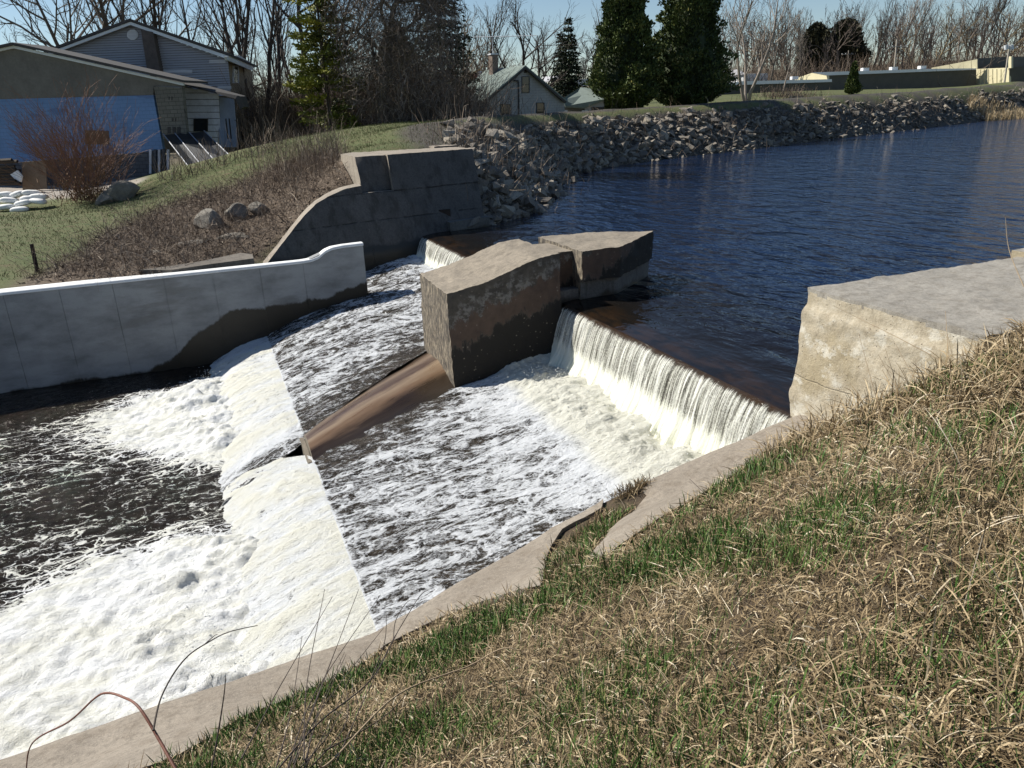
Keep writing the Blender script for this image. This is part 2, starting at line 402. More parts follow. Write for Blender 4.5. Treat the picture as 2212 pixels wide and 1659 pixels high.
def m_rapids():
    m = NT('rapids_water'); v = m.map(); d = m.attr('dens')
    st = m.noise(m.map((.75, 1.9, 1.), rot=(0, 0, .12)), 1.25, 9, .68, 1.0)
    rg_ = m.math('ABSOLUTE', m.math('SUBTRACT', m.noise(m.map((.8, 1.7, 1.), rot=(0, 0, -.1)), 1.5, 7, .62, 1.1), .5))
    rg2 = m.math('ABSOLUTE', m.math('SUBTRACT', m.noise(m.map((1.1, 2.0, 1.), rot=(0, 0, .3)), 3.2, 6, .62, 1.0), .5))
    md = m.noise(m.map((1.6, 3.2, 2)), 3.2, 6, .68, .5)
    fi = m.noise(m.map((1., 1.7, 1.5)), 26., 4, .7)
    val = m.math('ADD', m.math('MULTIPLY', st, .43), m.math('ADD', m.math('MULTIPLY', md, .28), m.math('MULTIPLY', fi, .29)))
    val = m.math('ADD', val, m.math('ADD', m.mr(rg_, .07, .0, 0., .10), m.mr(rg2, .06, .0, 0., .07)))
    val = m.math('ADD', val, m.math('SUBTRACT', m.math('MULTIPLY', m.math('SUBTRACT', d, .5), .32), .035))
    f = m.mr(val, .475, .60)
    spark = m.math('MULTIPLY', m.mr(fi, .54, .70), m.mr(val, .36, .48))
    f2 = m.math('MAXIMUM', f, m.math('MULTIPLY', spark, .55))
    dk = m.mix(m.mr(md, .35, .65), (.022, .017, .011), (.085, .068, .050))
    wh = m.mix(m.mr(d, .9, 1.1), (.72, .74, .76), (.72, .71, .62))
    grain = m.noise(m.map((.8, 2.4, 1.2)), 11., 7, .75)
    wh = m.mix(m.math('MULTIPLY', m.mr(grain, .50, .66), m.mr(d, .8, 1.05, .25, .28)), wh, (.42, .42, .38))
    c = m.mix(f2, dk, wh)
    m.set(Base_Color=c, Roughness=m.mr(f2, 0, .8, .12, .75), IOR=1.33)
    m.b.inputs['Specular IOR Level'].default_value = .5
    m.bump(m.math('ADD', m.math('MULTIPLY', f, .5), m.math('ADD', m.math('ADD', md, grain), fi)), .9, .05); return m.m
M_rapids = m_rapids()
def m_pool():
    m = NT('pool_water'); v = m.map(); d = m.attr('dens')
    big = m.noise(m.map((.7, 1.5, 1), rot=(0, 0, .15)), 1.0, 8, .66, .9)
    md = m.noise(m.map((1.4, 2.2, 1.5)), 3.4, 7, .68, .6); fi = m.noise(v, 30, 4, .7)
    lace = m.math('SUBTRACT', .5, m.math('ABSOLUTE', m.math('SUBTRACT', m.noise(m.map((1.1, 2.0, 1)), 2.6, 5, .6, 1.2), .5)))   # ridges
    lace2 = m.voro(m.map((2.1, 4.0, 1)), 1.5, 'F1')
    wv = m.N.new('ShaderNodeVectorMath'); wv.operation = 'ADD'; nz_ = m.N.new('ShaderNodeTexNoise'); nz_.inputs['Scale'].default_value = 1.7; nz_.inputs['Detail'].default_value = 5
    m.L.new(v, nz_.inputs['Vector']); m.L.new(m.map((1.0, 1.9, 1), rot=(0, 0, .2)), wv.inputs[0]); m.L.new(nz_.outputs['Color'], wv.inputs[1])
    cell = m.voro(wv.outputs[0], 1.9, 'DISTANCE_TO_EDGE'); cell2 = m.voro(wv.outputs[0], 5.2, 'DISTANCE_TO_EDGE')
    net = m.math('MAXIMUM', m.mr(cell, .10, .015), m.math('MULTIPLY', m.mr(cell2, .09, .02), .75))
    val = m.math('ADD', m.math('MULTIPLY', big, .42), m.math('MULTIPLY', md, .23))
    val = m.math('ADD', val, m.math('MULTIPLY', net, .17))
    val = m.math('ADD', val, m.math('MULTIPLY', m.mr(lace, .46, .5), .07)); val = m.math('ADD', val, m.math('MULTIPLY', fi, .12))
    val = m.math('ADD', val, m.math('MULTIPLY', m.math('SUBTRACT', d, .5), .62))
    f = m.mr(val, .52, .585)
    c = m.mix(m.mr(md, .3, .7), (.010, .007, .004), (.030, .020, .012))
    wh = m.mix(m.mr(big, .35, .65), (.79, .80, .80), (.74, .735, .66))
    grain = m.noise(v, 13., 7, .75); wh = m.mix(m.math('MULTIPLY', m.mr(grain, .52, .68), .14), wh, (.45, .46, .45))
    c = m.mix(f, c, wh)
    m.set(Base_Color=c, Roughness=m.mr(f, 0, .8, .07, .75), IOR=1.33)
    m.b.inputs['Specular IOR Level'].default_value = .5
    m.bump(m.math('ADD', m.math('MULTIPLY', f, .4), m.math('ADD', md, m.math('MULTIPLY', grain, .7))), .9, .09); m.set(Subsurface_Weight=m.math('MULTIPLY', f, .25), Subsurface_Scale=.06); m.b.inputs['Subsurface Radius'].default_value = (1, 1, .95); return m.m
M_pool = m_pool()
def m_fall():
    m = NT('falling_water'); v = m.map(); d = m.attr('dens')     # dens: 0 at the lip, 1 at the foot
    a = m.noise(m.map((1, 17, .55)), 1., 6, .68); b = m.noise(m.map((1, 48, 1.6), loc=(0, 2, 0)), 1., 4, .65); g = m.noise(m.map((1, 1, .55)), 55., 3, .7)
    val = m.math('ADD', m.math('MULTIPLY', a, .40), m.math('ADD', m.math('MULTIPLY', b, .36), m.math('MULTIPLY', g, .24)))
    up = m.mr(d, .02, .22, -.17, .0); dn = m.mr(d, .62, .92, 0., .30)
    val = m.math('ADD', val, m.math('ADD', up, dn))
    f = m.mr(val, .405, .60)
    col = m.mix(m.mr(a, .35, .7), (.62, .62, .52), (.80, .80, .74)); col = m.mix(m.mr(d, .6, .95), col, (.84, .84, .70))
    dk = m.mix(m.mr(d, .0, .25), (.035, .018, .007), (.050, .044, .034))
    m.set(Base_Color=m.mix(f, dk, col), Roughness=m.mr(f, 0, 1, .10, .6), IOR=1.33)
    m.b.inputs['Specular IOR Level'].default_value = .6
    m.bump(m.math('ADD', b, m.math('MULTIPLY', g, .7)), .8, .03); return m.m
M_fall = m_fall()

# ================================================================== the pond
ss = np.concatenate([np.arange(6.93, 9, .15), np.arange(9, 30, .8), np.arange(30, 120, 4), np.arange(120, 420, 30)])
tt = np.concatenate([np.arange(-60, 5, 8), np.arange(5, 30, .8), np.arange(30, 140, 4)])
S, T = np.meshgrid(ss, tt, indexing='ij')
Z = -.05 * np.exp(-((S-6.93)/.22))
single_st('pond_water', (np.stack([S.ravel(), T.ravel(), Z.ravel()], 1), grid_faces(len(ss), len(tt))), M_pond, kind='structure', smooth=True)

# ================================================================== weirs and falling water
def fall(name, t0, t1, zbot, sfoot, seed, label):
    nt = int((t1-t0)/.025); nz = 34; t = np.linspace(t0, t1, nt); k = np.linspace(0, 1, nz)
    K, T = np.meshgrid(k, t, indexing='ij')
    H = -.05 - zbot if not callable(zbot) else None
    zb = zbot(T) if callable(zbot) else zbot
    # parabola of the overflowing sheet with a short rounded lip
    fall_z = -.05 + (zb + .05) * (K**1.7); S = 6.93 - (6.93 - sfoot) * K**.85
    rid = fbm(np.stack([T.ravel()*7, K.ravel()*.8, 0*T.ravel()], 1), 4, seed).reshape(T.shape) + .5*fbm(np.stack([T.ravel()*26, K.ravel()*2.2, 0*T.ravel()], 1), 3, seed+3).reshape(T.shape)
    S = S - rid*.055*np.minimum(1, K*4) - .12*sstep(.75, 1, K)*(1+rid)
    V = np.stack([S.ravel(), T.ravel(), fall_z.ravel()], 1)
    dn = np.clip(K + .08*rid, 0, 1)
    return single_st(name, (V, grid_faces(nz, nt)), M_fall, kind='structure', smooth=True, attrs={'dens': dn.ravel()})
def zR(s): return np.interp(s, [1.1, 4.2, 6.5], [-1.75, -1.47, -1.27])
def zL(s, t):
    a = np.interp(t, [16.7, 21.9], [.6, 1.0]); return -1.75 + a*(1-np.exp(-np.maximum(s-1.2, -.5)/2.0))
fall('waterfall', 7.0, 14.52, -1.33, 6.48, 5, 'right')
fall('waterfall', 16.75, 25.9, lambda T: zL(6.4, T)-.06, 6.48, 9, 'left')
def weir(t0, t1, label):
    return single_st('weir', rblock(lambda u, v, w: (6.40+ (7.15-6.40)*u, t0+(t1-t0)*v, -2.6 + (2.48+0*u)*w), (4, 24, 6), .015, 2., 3), M_weir, label, 'weir')
# the concrete sills stand just behind the sheets
single_st('weir', rblock(bx(6.97, 7.5, 6.8, 14.6, -2.6, -.10), (3, 30, 6), .01, 2., 3), M_weir, 'low dark concrete weir under the wide sunlit fall right of the pier', 'weir')
single_st('weir', rblock(bx(6.97, 7.5, 16.7, 26.2, -2.6, -.10), (3, 30, 6), .01, 2., 4), M_weir, 'low dark concrete weir under the narrow shaded fall left of the pier', 'weir')

# ================================================================== rapids on the two aprons, down over the end sill
def tw(s): return np.interp(s, [-30, -2.2, .93, 2.2, 3.96, 5.4, 6.8], [5.2, 6.32, 6.62, 7.05, 7.36, 7.40, 7.42])   # face of the near bank wall
def tr(s): return np.interp(s, [1.0, 4.25, 4.4, 7], [12.75, 14.45, 14.5, 14.5])     # right edge of the divider / pier
def tl(s): return np.interp(s, [1.0, 4.25, 4.4, 7], [14.0, 16.75, 16.85, 16.85])
POOL_Z = -2.36
def rapids(name, lo, hi, zf, nt, seed, right):
    sr = np.concatenate([np.linspace(6.62, 1.13, 230), np.linspace(1.09, -.75, 70)]); k = np.linspace(0, 1, nt)
    Sg, K = np.meshgrid(sr, k, indexing='ij'); sc = np.maximum(Sg, 1.1)
    Tg = lo(sc) + (hi(sc) - lo(sc))*K
    z = zf(sc, Tg)
    p = np.stack([Sg.ravel()*.75, Tg.ravel()*2.4, 0*Tg.ravel()], 1)
    n = fbm(p, 5, seed, .6).reshape(Sg.shape); n2 = fbm(p*np.array([2.5, 1.6, 1])*2, 4, seed+9, .65).reshape(Sg.shape)
    rough = sstep(4.2, 6.2, Sg)
    z = z + (.055*n + .03*n2)*(1+.9*rough) + .10*rough*(1+n)
    if right:
        z = z + .10*np.exp(-((Sg-5.75)/.45)**2)*(1+.7*n2)
        dens = .60 + .22*sstep(3.2, 5.2, Sg) + .42*sstep(4.6, 5.9, Sg) + .12*n
        # a clear brown margin beside the divider
        dens = dens - .30*sstep(1.2, .25, tr(sc)-Tg)*sstep(4.6, 3.9, Sg)
        dens = dens + .16*sstep(1.6, .2, Tg-lo(sc))*sstep(2.2, 3.6, Sg)
    else:
        dens = .60 + .25*sstep(5.2, 6.4, Sg) + .12*n - .12*sstep(20.2, 21.8, Tg) - .30*sstep(1.6, .3, Tg-tl(sc))*sstep(5.0, 4.0, Sg)
    # over the sill: sheet drops into the pool
    q = np.clip((1.1 - Sg)/1.75, 0, 1.1); over = Sg < 1.1
    zd = zf(1.1+0*Tg, Tg) + (POOL_Z - .10 - zf(1.1+0*Tg, Tg))*(.35*q + .65*q*q) + (.05*n+.05*n2)*np.minimum(1, q*6+.2)
    z = np.where(over, zd, z)
    dn2 = 1.02 + .12*n2 + .15*n
    if right: dens = np.where(over, dn2, dens)
    else:
        clear = sstep(1.1, .1, Tg - 14.0)
        dens = np.where(over, dn2 - .55*clear - .1*sstep(20.6, 21.6, Tg), dens)
    # the sheets spread sideways round the end of the divider as they drop
    if right: Tg = Tg + .85*np.sqrt(q)*sstep(.75, 1., K)
    else: Tg = Tg - 1.0*np.sqrt(q)*sstep(.25, 0., K)
    V = np.stack([Sg.ravel(), Tg.ravel(), z.ravel()], 1)
    return single_st(name, (V, grid_faces(len(sr), nt)), M_rapids, kind='structure', smooth=True, attrs={'dens': dens.ravel()})
rapids('rapids_water', lambda s: tw(s)-.25, lambda s: tr(s)+.12, lambda s, t: zR(s), 250, 21, True)
rapids('rapids_water', lambda s: tl(s)-.12, lambda s: np.where(s < 4.15, 21.95, 25.8), zL, 230, 41, False)

# ================================================================== lower pool
def inpoly(x, y, poly):
    r = np.zeros(x.shape, bool); n = len(poly); dmin = np.full(x.shape, 1e9)
    for i in range(n):
        x0, y0 = poly[i]; x1, y1 = poly[(i+1) % n]
        c = ((y0 > y) != (y1 > y)) & (x < (x1-x0)*(y-y0)/((y1-y0) if y1 != y0 else 1e-9) + x0); r ^= c
        dx, dy = x1-x0, y1-y0; u = np.clip(((x-x0)*dx+(y-y0)*dy)/(dx*dx+dy*dy), 0, 1)
        dmin = np.minimum(dmin, np.hypot(x-x0-u*dx, y-y0-u*dy))
    return np.where(r, dmin, -dmin)
def poly_st(pts, z): return [stz(a, b, z) for a, b in pts]
RJET = poly_st([(700, 1010), (560, 1110), (470, 1150), (330, 1180), (200, 1225), (60, 1290), (-250, 1420), (-600, 1700), (-300, 1900), (100, 1800), (850, 1400)], POOL_Z)
LJET = poly_st([(650, 720), (560, 790), (420, 825), (300, 860), (215, 900), (230, 960), (330, 985), (420, 1000), (560, 1005), (690, 1010)], POOL_Z)
sa = np.concatenate([np.arange(-45, -8, 1.2), np.arange(-8, 1.0, .045)]); kt = np.linspace(0, 1, 380)
Sg, K = np.meshgrid(sa, kt, indexing='ij'); lo = tw(Sg)-.25; Tg = lo + (21.95-lo)*K
p = np.stack([Sg.ravel(), Tg.ravel(), 0*Tg.ravel()], 1)
warp = fbm(p*.8, 4, 61).reshape(Sg.shape); q = p @ np.array([[.97, .24, 0], [-.24, .97, 0], [0, 0, 1]]); lump = fbm(q*np.array([.75, 1.7, 1]) + .35*fbm(q*1.1, 2, 75)[:, None], 6, 71, .60).reshape(Sg.shape); fine = fbm(p*6, 3, 81, .6).reshape(Sg.shape)
lump = np.maximum(np.where(lump < 0, .55*lump, lump), -.12)
dr = inpoly(Sg, Tg, RJET) + .45*warp; dl = inpoly(Sg, Tg, LJET) + .35*warp
fr = sstep(-.7, .7, dr); fl = sstep(-.8, .6, dl)
dm = inpoly(Sg, Tg, poly_st([(515, 1005), (680, 998), (690, 1015), (640, 1035), (560, 1040)], POOL_Z)) + .15*warp
foam = np.maximum(np.maximum(fr, fl*.95), .8*sstep(-.25, .25, dm))
# long lacy trails drifting off to the left
lace = .33 + .12*sstep(-3.0, -.2, np.maximum(dl, dr)) + .10*sstep(2, -5, Sg) - .22*sstep(18.5, 20.5, Tg)
mound = np.exp(-((Sg+.75)/.8)**2)
z = POOL_Z + .045*warp + .02*fine + foam*(.02 + .22*lump + .045*fine) + foam*mound*(.12+.25*lump)
z = z - .10*sstep(.0, .9, Sg)*(1-foam)
dens = lace + foam*(.95-lace) + .05*lump
single_st('pool_water', (np.stack([Sg.ravel(), Tg.ravel(), z.ravel()], 1), grid_faces(len(sa), len(kt))), M_pool, kind='structure', smooth=True, attrs={'dens': dens.ravel()})

# flying drops over the jumps: many small white beads, one mass
def spray(name, cen, n, spread, size, seed):
    r = np.random.default_rng(seed); P = np.array(cen)[r.integers(0, len(cen), n)] + r.normal(0, 1, (n, 3))*spread
    P[:, 2] = P[:, 2].clip(-9, 9); sz = size*(.4+r.random(n)**2*1.3)
    oct_ = np.array([[1, 0, 0], [-1, 0, 0], [0, 1, 0], [0, -1, 0], [0, 0, 1], [0, 0, -1]], float)
    f = np.array([[0, 2, 4], [2, 1, 4], [1, 3, 4], [3, 0, 4], [2, 0, 5], [1, 2, 5], [3, 1, 5], [0, 3, 5]])
    V = (P[:, None] + oct_[None]*sz[:, None, None]).reshape(-1, 3); F = (np.arange(n)*6)[:, None, None] + f[None]
    return single_st(name, (V, F.reshape(-1, 3)), M_spray, 'white flying drops and froth where the water lands', 'spray', 'stuff')
M_spray = simple('froth', (.86, .86, .82), .5, .04, 4., 0)
c = [(6.25+.1*math.sin(t*9), t, -1.12) for t in np.linspace(7.3, 13.9, 60)] + [(6.2, t, -.85) for t in np.linspace(17, 22, 20)]
c += [(5.8-.5*random.random(), t, -1.15) for t in np.linspace(7.6, 13.8, 40)]
c += [(-.55-.5*random.random(), t, POOL_Z+.1) for t in np.linspace(6.8, 12.3, 50)] + [(-.4, t, POOL_Z+.1) for t in np.linspace(14.8, 21, 40)]
spray('spray', c, 5200, np.array([.22, .12, .09]), .0075, 3)

# ================================================================== centre pier
def pz(s): return np.interp(s, [4.2, 4.6, 5.2, 5.8, 6.3, 6.8], [.50, .53, .68, .90, 1.02, 1.05])
R = thing('concrete_pier', (6, 15.7, -1.5), 'dark weathered concrete pier with pointed upstream nose, standing between the two falls', 'pier', st=True)
def pa(u, v, w):
    s = 4.28 + .06*v + (6.80-4.28-.06*v)*u; t = 14.52 + (16.82-14.52)*v; zt = pz(s) + .02*np.sin(3*s)
    return s, t - .05*(1-w)*(1-2*v), -2.4 + (zt+2.4)*w
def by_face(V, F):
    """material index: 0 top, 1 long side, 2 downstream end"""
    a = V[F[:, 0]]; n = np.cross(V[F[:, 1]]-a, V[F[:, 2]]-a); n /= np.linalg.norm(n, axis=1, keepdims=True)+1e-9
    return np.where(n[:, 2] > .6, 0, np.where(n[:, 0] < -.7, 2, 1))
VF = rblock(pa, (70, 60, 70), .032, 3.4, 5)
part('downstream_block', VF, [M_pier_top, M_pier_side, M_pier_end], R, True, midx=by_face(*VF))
VF = rblock(bx(6.78, 7.36, 15.0, 16.3, -2.4, 1.0), (8, 12, 30), .015, 2.2, 6)
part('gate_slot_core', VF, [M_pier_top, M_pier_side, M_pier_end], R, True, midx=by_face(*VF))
def pb(u, v, w, e=0., z0=.36, z1=1.05):
    s = 7.33 + (9.95+e-7.33)*u
    lo_ = np.interp(s, [7.33, 8.3, 9.95+e], [14.53-e, 14.60-e, 15.95]); hi_ = np.interp(s, [7.33, 8.6, 9.95+e], [16.82+e, 16.78+e, 16.0])
    return s, lo_ + (hi_-lo_)*v, z0 + (z1-z0)*w
VF = rblock(lambda u, v, w: pb(u, v, w, 0, .40, 1.06+0*u), (50, 40, 16), .030, 3.4, 7)
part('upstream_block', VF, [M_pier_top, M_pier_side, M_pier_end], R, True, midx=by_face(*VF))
VF = rblock(lambda u, v, w: pb(u, v, w, -.10, -2.4, .45), (24, 20, 20), .015, 2.2, 8)
part('plinth', VF, [M_plinth, M_plinth, M_pier_end], R, True, midx=by_face(*VF))
VF = rblock(bx(6.8, 7.45, 14.72, 15.1, -2.4, .22), (6, 4, 14), .015, 2.2, 9)
part('slot_ledge', VF, [M_plinth], R, True)

# divider hump running down from the pier to the end sill
su = np.linspace(4.5, 1.1, 50); kv = np.linspace(0, 1, 26); Su, Kv = np.meshgrid(su, kv, indexing='ij')
a0 = tr(Su)-.55; a1 = tl(Su)+.65; Tt = a0 + (a1-a0)*Kv
h = np.exp(-((Kv-.5)/.26)**2)*.25 - .10; zc = (zR(Su)*(1-Kv) + zL(Su, tl(Su))*Kv)
zz = zc + h + .02*fbm(np.stack([Su.ravel(), Tt.ravel()*3, 0*Su.ravel()], 1), 3, 5).reshape(Su.shape)
V = np.stack([Su.ravel(), Tt.ravel(), zz.ravel()], 1)
R = thing('divider_ridge', (2.6, 14, -1.7), 'wet brown and orange streaked concrete hump running from the pier down to the end sill', 'concrete ridge', st=True)
part('hump', (V, grid_faces(50, 26)), M_ridge, R, True, {'across': Kv.ravel()})
end = V.reshape(50, 26, 3)[-1]
Ve = np.vstack([end, end*[1, 1, 0] + [[-.06, 0, -2.9]]*26]); 
part('end_face', (Ve, grid_faces(2, 26)), M_wood_grey, R)
VF = rblock(bx(1.0, 1.08, 12.75, 13.95, -2.6, -1.76), (3, 12, 10), .012, 3, 12)
part('end_plank', VF, M_wood_grey, R)
# end sills under the sheets
for (a, b, lab) in ((6.4, 12.8, 'low concrete end sill below the sunlit rapids on the right'), (13.9, 22.0, 'low concrete end sill below the rapids beside the pale wall')):
    single_st('end_sill', rblock(bx(.95, 1.03, a, b, -3.2, -1.90), (3, 20, 6), .01, 2, 13), M_weir, lab, 'sill')
# aprons beneath the rapids
single_st('apron', (np.array([[1.05, 5.9, -2.05], [7.2, 5.9, -1.6], [7.2, 26.5, -1.6], [1.05, 26.5, -2.05], [1.05, 5.9, -3.2], [1.05, 26.5, -3.2]]), np.array([[0, 1, 2, 3], [0, 3, 5, 4]])), M_weir, kind='structure')
single_st('pool_bed', (np.array([[-45, -2, -3.6], [1.2, -2, -3.6], [1.2, 23, -3.6], [-45, 23, -3.6]]), np.array([[0, 1, 2, 3]])), M_weir, kind='structure')

# ================================================================== pale retaining wall on the far side of the pool
R = thing('retaining_wall', (-4, 22.1, -2.5), 'long pale grey new concrete retaining wall with sun-whitened top along the lower pool', 'retaining wall', st=True)
def wtop(s): return np.interp(s, [-45, 2.35, 2.6, 2.8, 3.0, 3.2, 3.5, 4.08], [.2, .2, .22, .28, .42, .49, .52, .53])
edges = [-45, -38, -31, -25, -20, -16, -12.2] + [-9.8+1.22*k for k in range(9)] + [1.18, 2.35, 4.08]
for i, (s0, s1) in enumerate(zip(edges[:-1], edges[1:])):
    g = .0035; n = max(4, min(26, int((s1-s0)*12)))
    f = lambda u, v, w, a=s0+g, b=s1-g: (a+(b-a)*u, 21.92 + .05*v + .015*(1-w), -3.4 + (wtop(a+(b-a)*u)-.03 + 3.4)*w)
    part('panel', rblock(f, (n, 1, 30), .006, 2.5, 20+i), M_newwall, R, True)
f = lambda u, v, w: (-45+(4.06+45)*u, 21.965+.33*v, -3.4 + (wtop(-45+(4.06+45)*u)-.035+3.4)*w)
part('core', rblock(f, (60, 2, 4), 0, 1, 3), M_newwall, R, False)
ns = np.concatenate([np.linspace(-45, 1.9, 40), np.linspace(2., 4.09, 40)]); kt2 = np.linspace(0, 1, 6)
Sg, K = np.meshgrid(ns, kt2, indexing='ij'); wid = np.interp(Sg, [-45, -1.8, -1.6, 4.1], [.62, .62, .40, .36])
Tg = 21.905 + wid*K + (.03*fbm(np.stack([Sg.ravel()*2, 0*Sg.ravel(), 0*Sg.ravel()], 1), 3, 4).reshape(Sg.shape))*K
zt = wtop(Sg) - .012*(K == 0) - .012*(K == 1)
V1 = np.stack([Sg.ravel(), Tg.ravel(), zt.ravel()], 1); V2 = V1 - [0, 0, .06]
nF = grid_faces(len(ns), 6)
rim = [[i*6, (i+1)*6, (i+1)*6+len(V1), i*6+len(V1)] for i in range(len(ns)-1)]
part('top', (np.vstack([V1, V2]), [nF, np.array(rim)[:, ::-1]]), M_sunlit_top, R, True)

# ================================================================== far abutment
R = thing('far_abutment', (6, 26.3, 0), 'dark stepped concrete abutment across the water with a sloping end and pale cap', 'abutment', st=True)
AS = [1.0, 1.4, 1.9, 2.4, 2.9, 3.4, 3.9, 4.4, 5.02]; AZ = [-.62, -.34, .10, .55, .98, 1.32, 1.55, 1.68, 1.75]
def tf(s, z): return 25.35 + .22*(s-4.9) + .42*np.maximum(z, -.4)
def wing(u, v, w):
    s = 1.0+(5.02-1.0)*u; zt = np.interp(s, AS, AZ); z = -2.6+(zt+2.6)*w; f = tf(s, z); return s, f + (.45+0*f)*v, z + .05*v*w
VF = rblock(wing, (40, 3, 40), .03, 1.8, 31)
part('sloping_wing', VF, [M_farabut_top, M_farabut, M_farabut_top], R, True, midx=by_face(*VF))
def low(u, v, w):
    s = 5.02+(9.42-5.02)*u; z = -2.6+(1.50+2.6)*w; f = tf(s, z); return s + .04*(1-w)*0, f + (29.6-f)*v, z
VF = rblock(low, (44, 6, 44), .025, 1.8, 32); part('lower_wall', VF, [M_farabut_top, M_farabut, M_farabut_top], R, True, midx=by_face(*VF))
def up1(u, v, w):
    s = 5.05+(6.12-5.05)*u; z = 1.48+(2.64-1.48)*w; f = tf(s, 1.5)+.10+.35*(z-1.5)+.16; f = f + .30*np.maximum(0, .3-u)*np.maximum(0, w-.5)*4
    return s - .02*w, f + (29.6-f)*v, z
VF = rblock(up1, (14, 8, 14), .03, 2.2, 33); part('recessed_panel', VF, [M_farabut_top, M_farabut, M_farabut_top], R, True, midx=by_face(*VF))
def up2(u, v, w):
    s = 6.12+(9.44-6.12)*u; z = 1.49+(2.65-1.49)*w; f = tf(s, z)-.02; return s, f + (29.6-f)*v, z
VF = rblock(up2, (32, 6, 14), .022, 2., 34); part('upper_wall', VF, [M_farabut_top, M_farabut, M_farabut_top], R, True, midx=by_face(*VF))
VF = rblock(lambda u, v, w: (8.60+.85*u, 29.5+3.2*v, -1+(3.70-.0*v)*w), (6, 18, 10), .02, 2., 35); part('return_wall', VF, [M_farabut_top, M_farabut, M_farabut_top], R, True, midx=by_face(*VF))
VF = rblock(lambda u, v, w: (7.9+(9.50-7.9)*u, tf(7.9+1.6*u, -.2)-.09+.3*v, -1.2+(1.52+.02*u)*w), (12, 2, 8), .02, 2., 36)
part('base_block', VF, [M_plinth], R, True)
VF = rblock(lambda u, v, w: (7.65+.42*u, tf(7.8, .6)-.012+.1*v, .42+.30*w), (4, 1, 4), .01, 2., 37)
part('opening_shade', VF, simple('opening_shade_dark', (.030, .020, .014), .9, .4), R, True, label='small rectangular opening, its shade given as a flat dark panel')  # dark panel on the face stands in for the shade inside an opening

# ================================================================== near abutment
R = thing('near_abutment', (9, 6.3, 0), 'sunlit tan concrete abutment block with rough pebbly face at the right', 'abutment', st=True)
def na(u, v, w):
    s = 6.95 + (10.75-6.95)*u; t = 5.0 + (7.47-5.0)*v; z = -1.2+(1.70+1.2)*w
    bat = np.interp(z, [-1.2, -.1, .6, 1.25, 1.42, 1.5, 1.7], [.10, .08, .05, .02, .035, .0, .0])
    return s - bat*(1-u)*1.0, t + bat*v*.5 + .02*np.sin(7*z)*v, z
VF = rblock(na, (60, 70, 70), .03, 3.2, 51); part('main_block', VF, [M_nabut_top, M_nearabut, M_nearabut], R, True, midx=np.where(VF[0][VF[1]].mean(1)[:, 2] > 1.64, 0, 1))
VF = rblock(bx(10.73, 19, 4.6, 7.56, -1.2, 1.78), (50, 30, 20), .03, 2., 52); part('upstream_block', VF, [M_nabut_top, M_nearabut, M_nearabut], R, True, midx=by_face(*VF))

# ================================================================== near bank
def zc(s): return np.interp(s, [-30, .93, 2.2, 3.96, 5.4, 6.8, 14], [-1.05, -1.0, -.9, -.6, -.3, -.05, .3])
def gnear(s, t, bumpy=True):
    s = np.asarray(s, float); t = np.asarray(t, float); d = np.maximum(tw(s) - t, -.3)
    k = np.interp(s, [-6, 0, 4, 7, 12], [.52, .55, .68, .88, .88])
    d0 = np.interp(s, [3.5, 7], [.55, .95])
    z = zc(s) + .12*np.minimum(d, .55)/.55 + k*np.maximum(d-d0, 0)
    zm = np.interp(s, [-6, 0, 6, 9, 14], [2.3, 2.35, 2.3, 2.15, 2.0])
    z = -np.logaddexp(-3.5*z, -3.5*zm)/3.5
    if bumpy:
        p = np.stack([s.ravel(), t.ravel(), 0*s.ravel()], 1)
        z = z + (.07*fbm(p*1.1, 4, 101) + .02*fbm(p*7, 3, 102)).reshape(s.shape) * np.clip((d-.4)*1.5, 0, 1)
    return z
m = NT('bank_soil'); v = m.map(); n = m.noise(v, 3, 6, .65); f = m.noise(v, 40, 4, .7)
c = m.ramp(n, [(.35, (.055, .038, .023)), (.5, (.10, .070, .042)), (.68, (.075, .068, .027))]); c = m.mix(m.mr(f, .4, .7), c, (.05, .036, .022))
m.set(Base_Color=c, Roughness=.95); m.bump(m.math('ADD', n, f), .8, .04); M_soil = m.m
sn = np.concatenate([np.arange(-40, -8, 2.), np.arange(-8, 14, .09), np.arange(14, 40, 2)]); kn = np.concatenate([np.linspace(0, 1, 90)**1.0*9.0, np.linspace(9.3, 60, 20)])
Sg, K = np.meshgrid(sn, kn, indexing='ij'); Tg = tw(Sg) - .02 - K; zz = gnear(Sg, Tg)
single_st('near_bank_ground', (np.stack([Sg.ravel(), Tg.ravel(), zz.ravel()], 1), grid_faces(len(sn), len(kn))[:, ::-1]), M_soil, kind='structure', smooth=True)

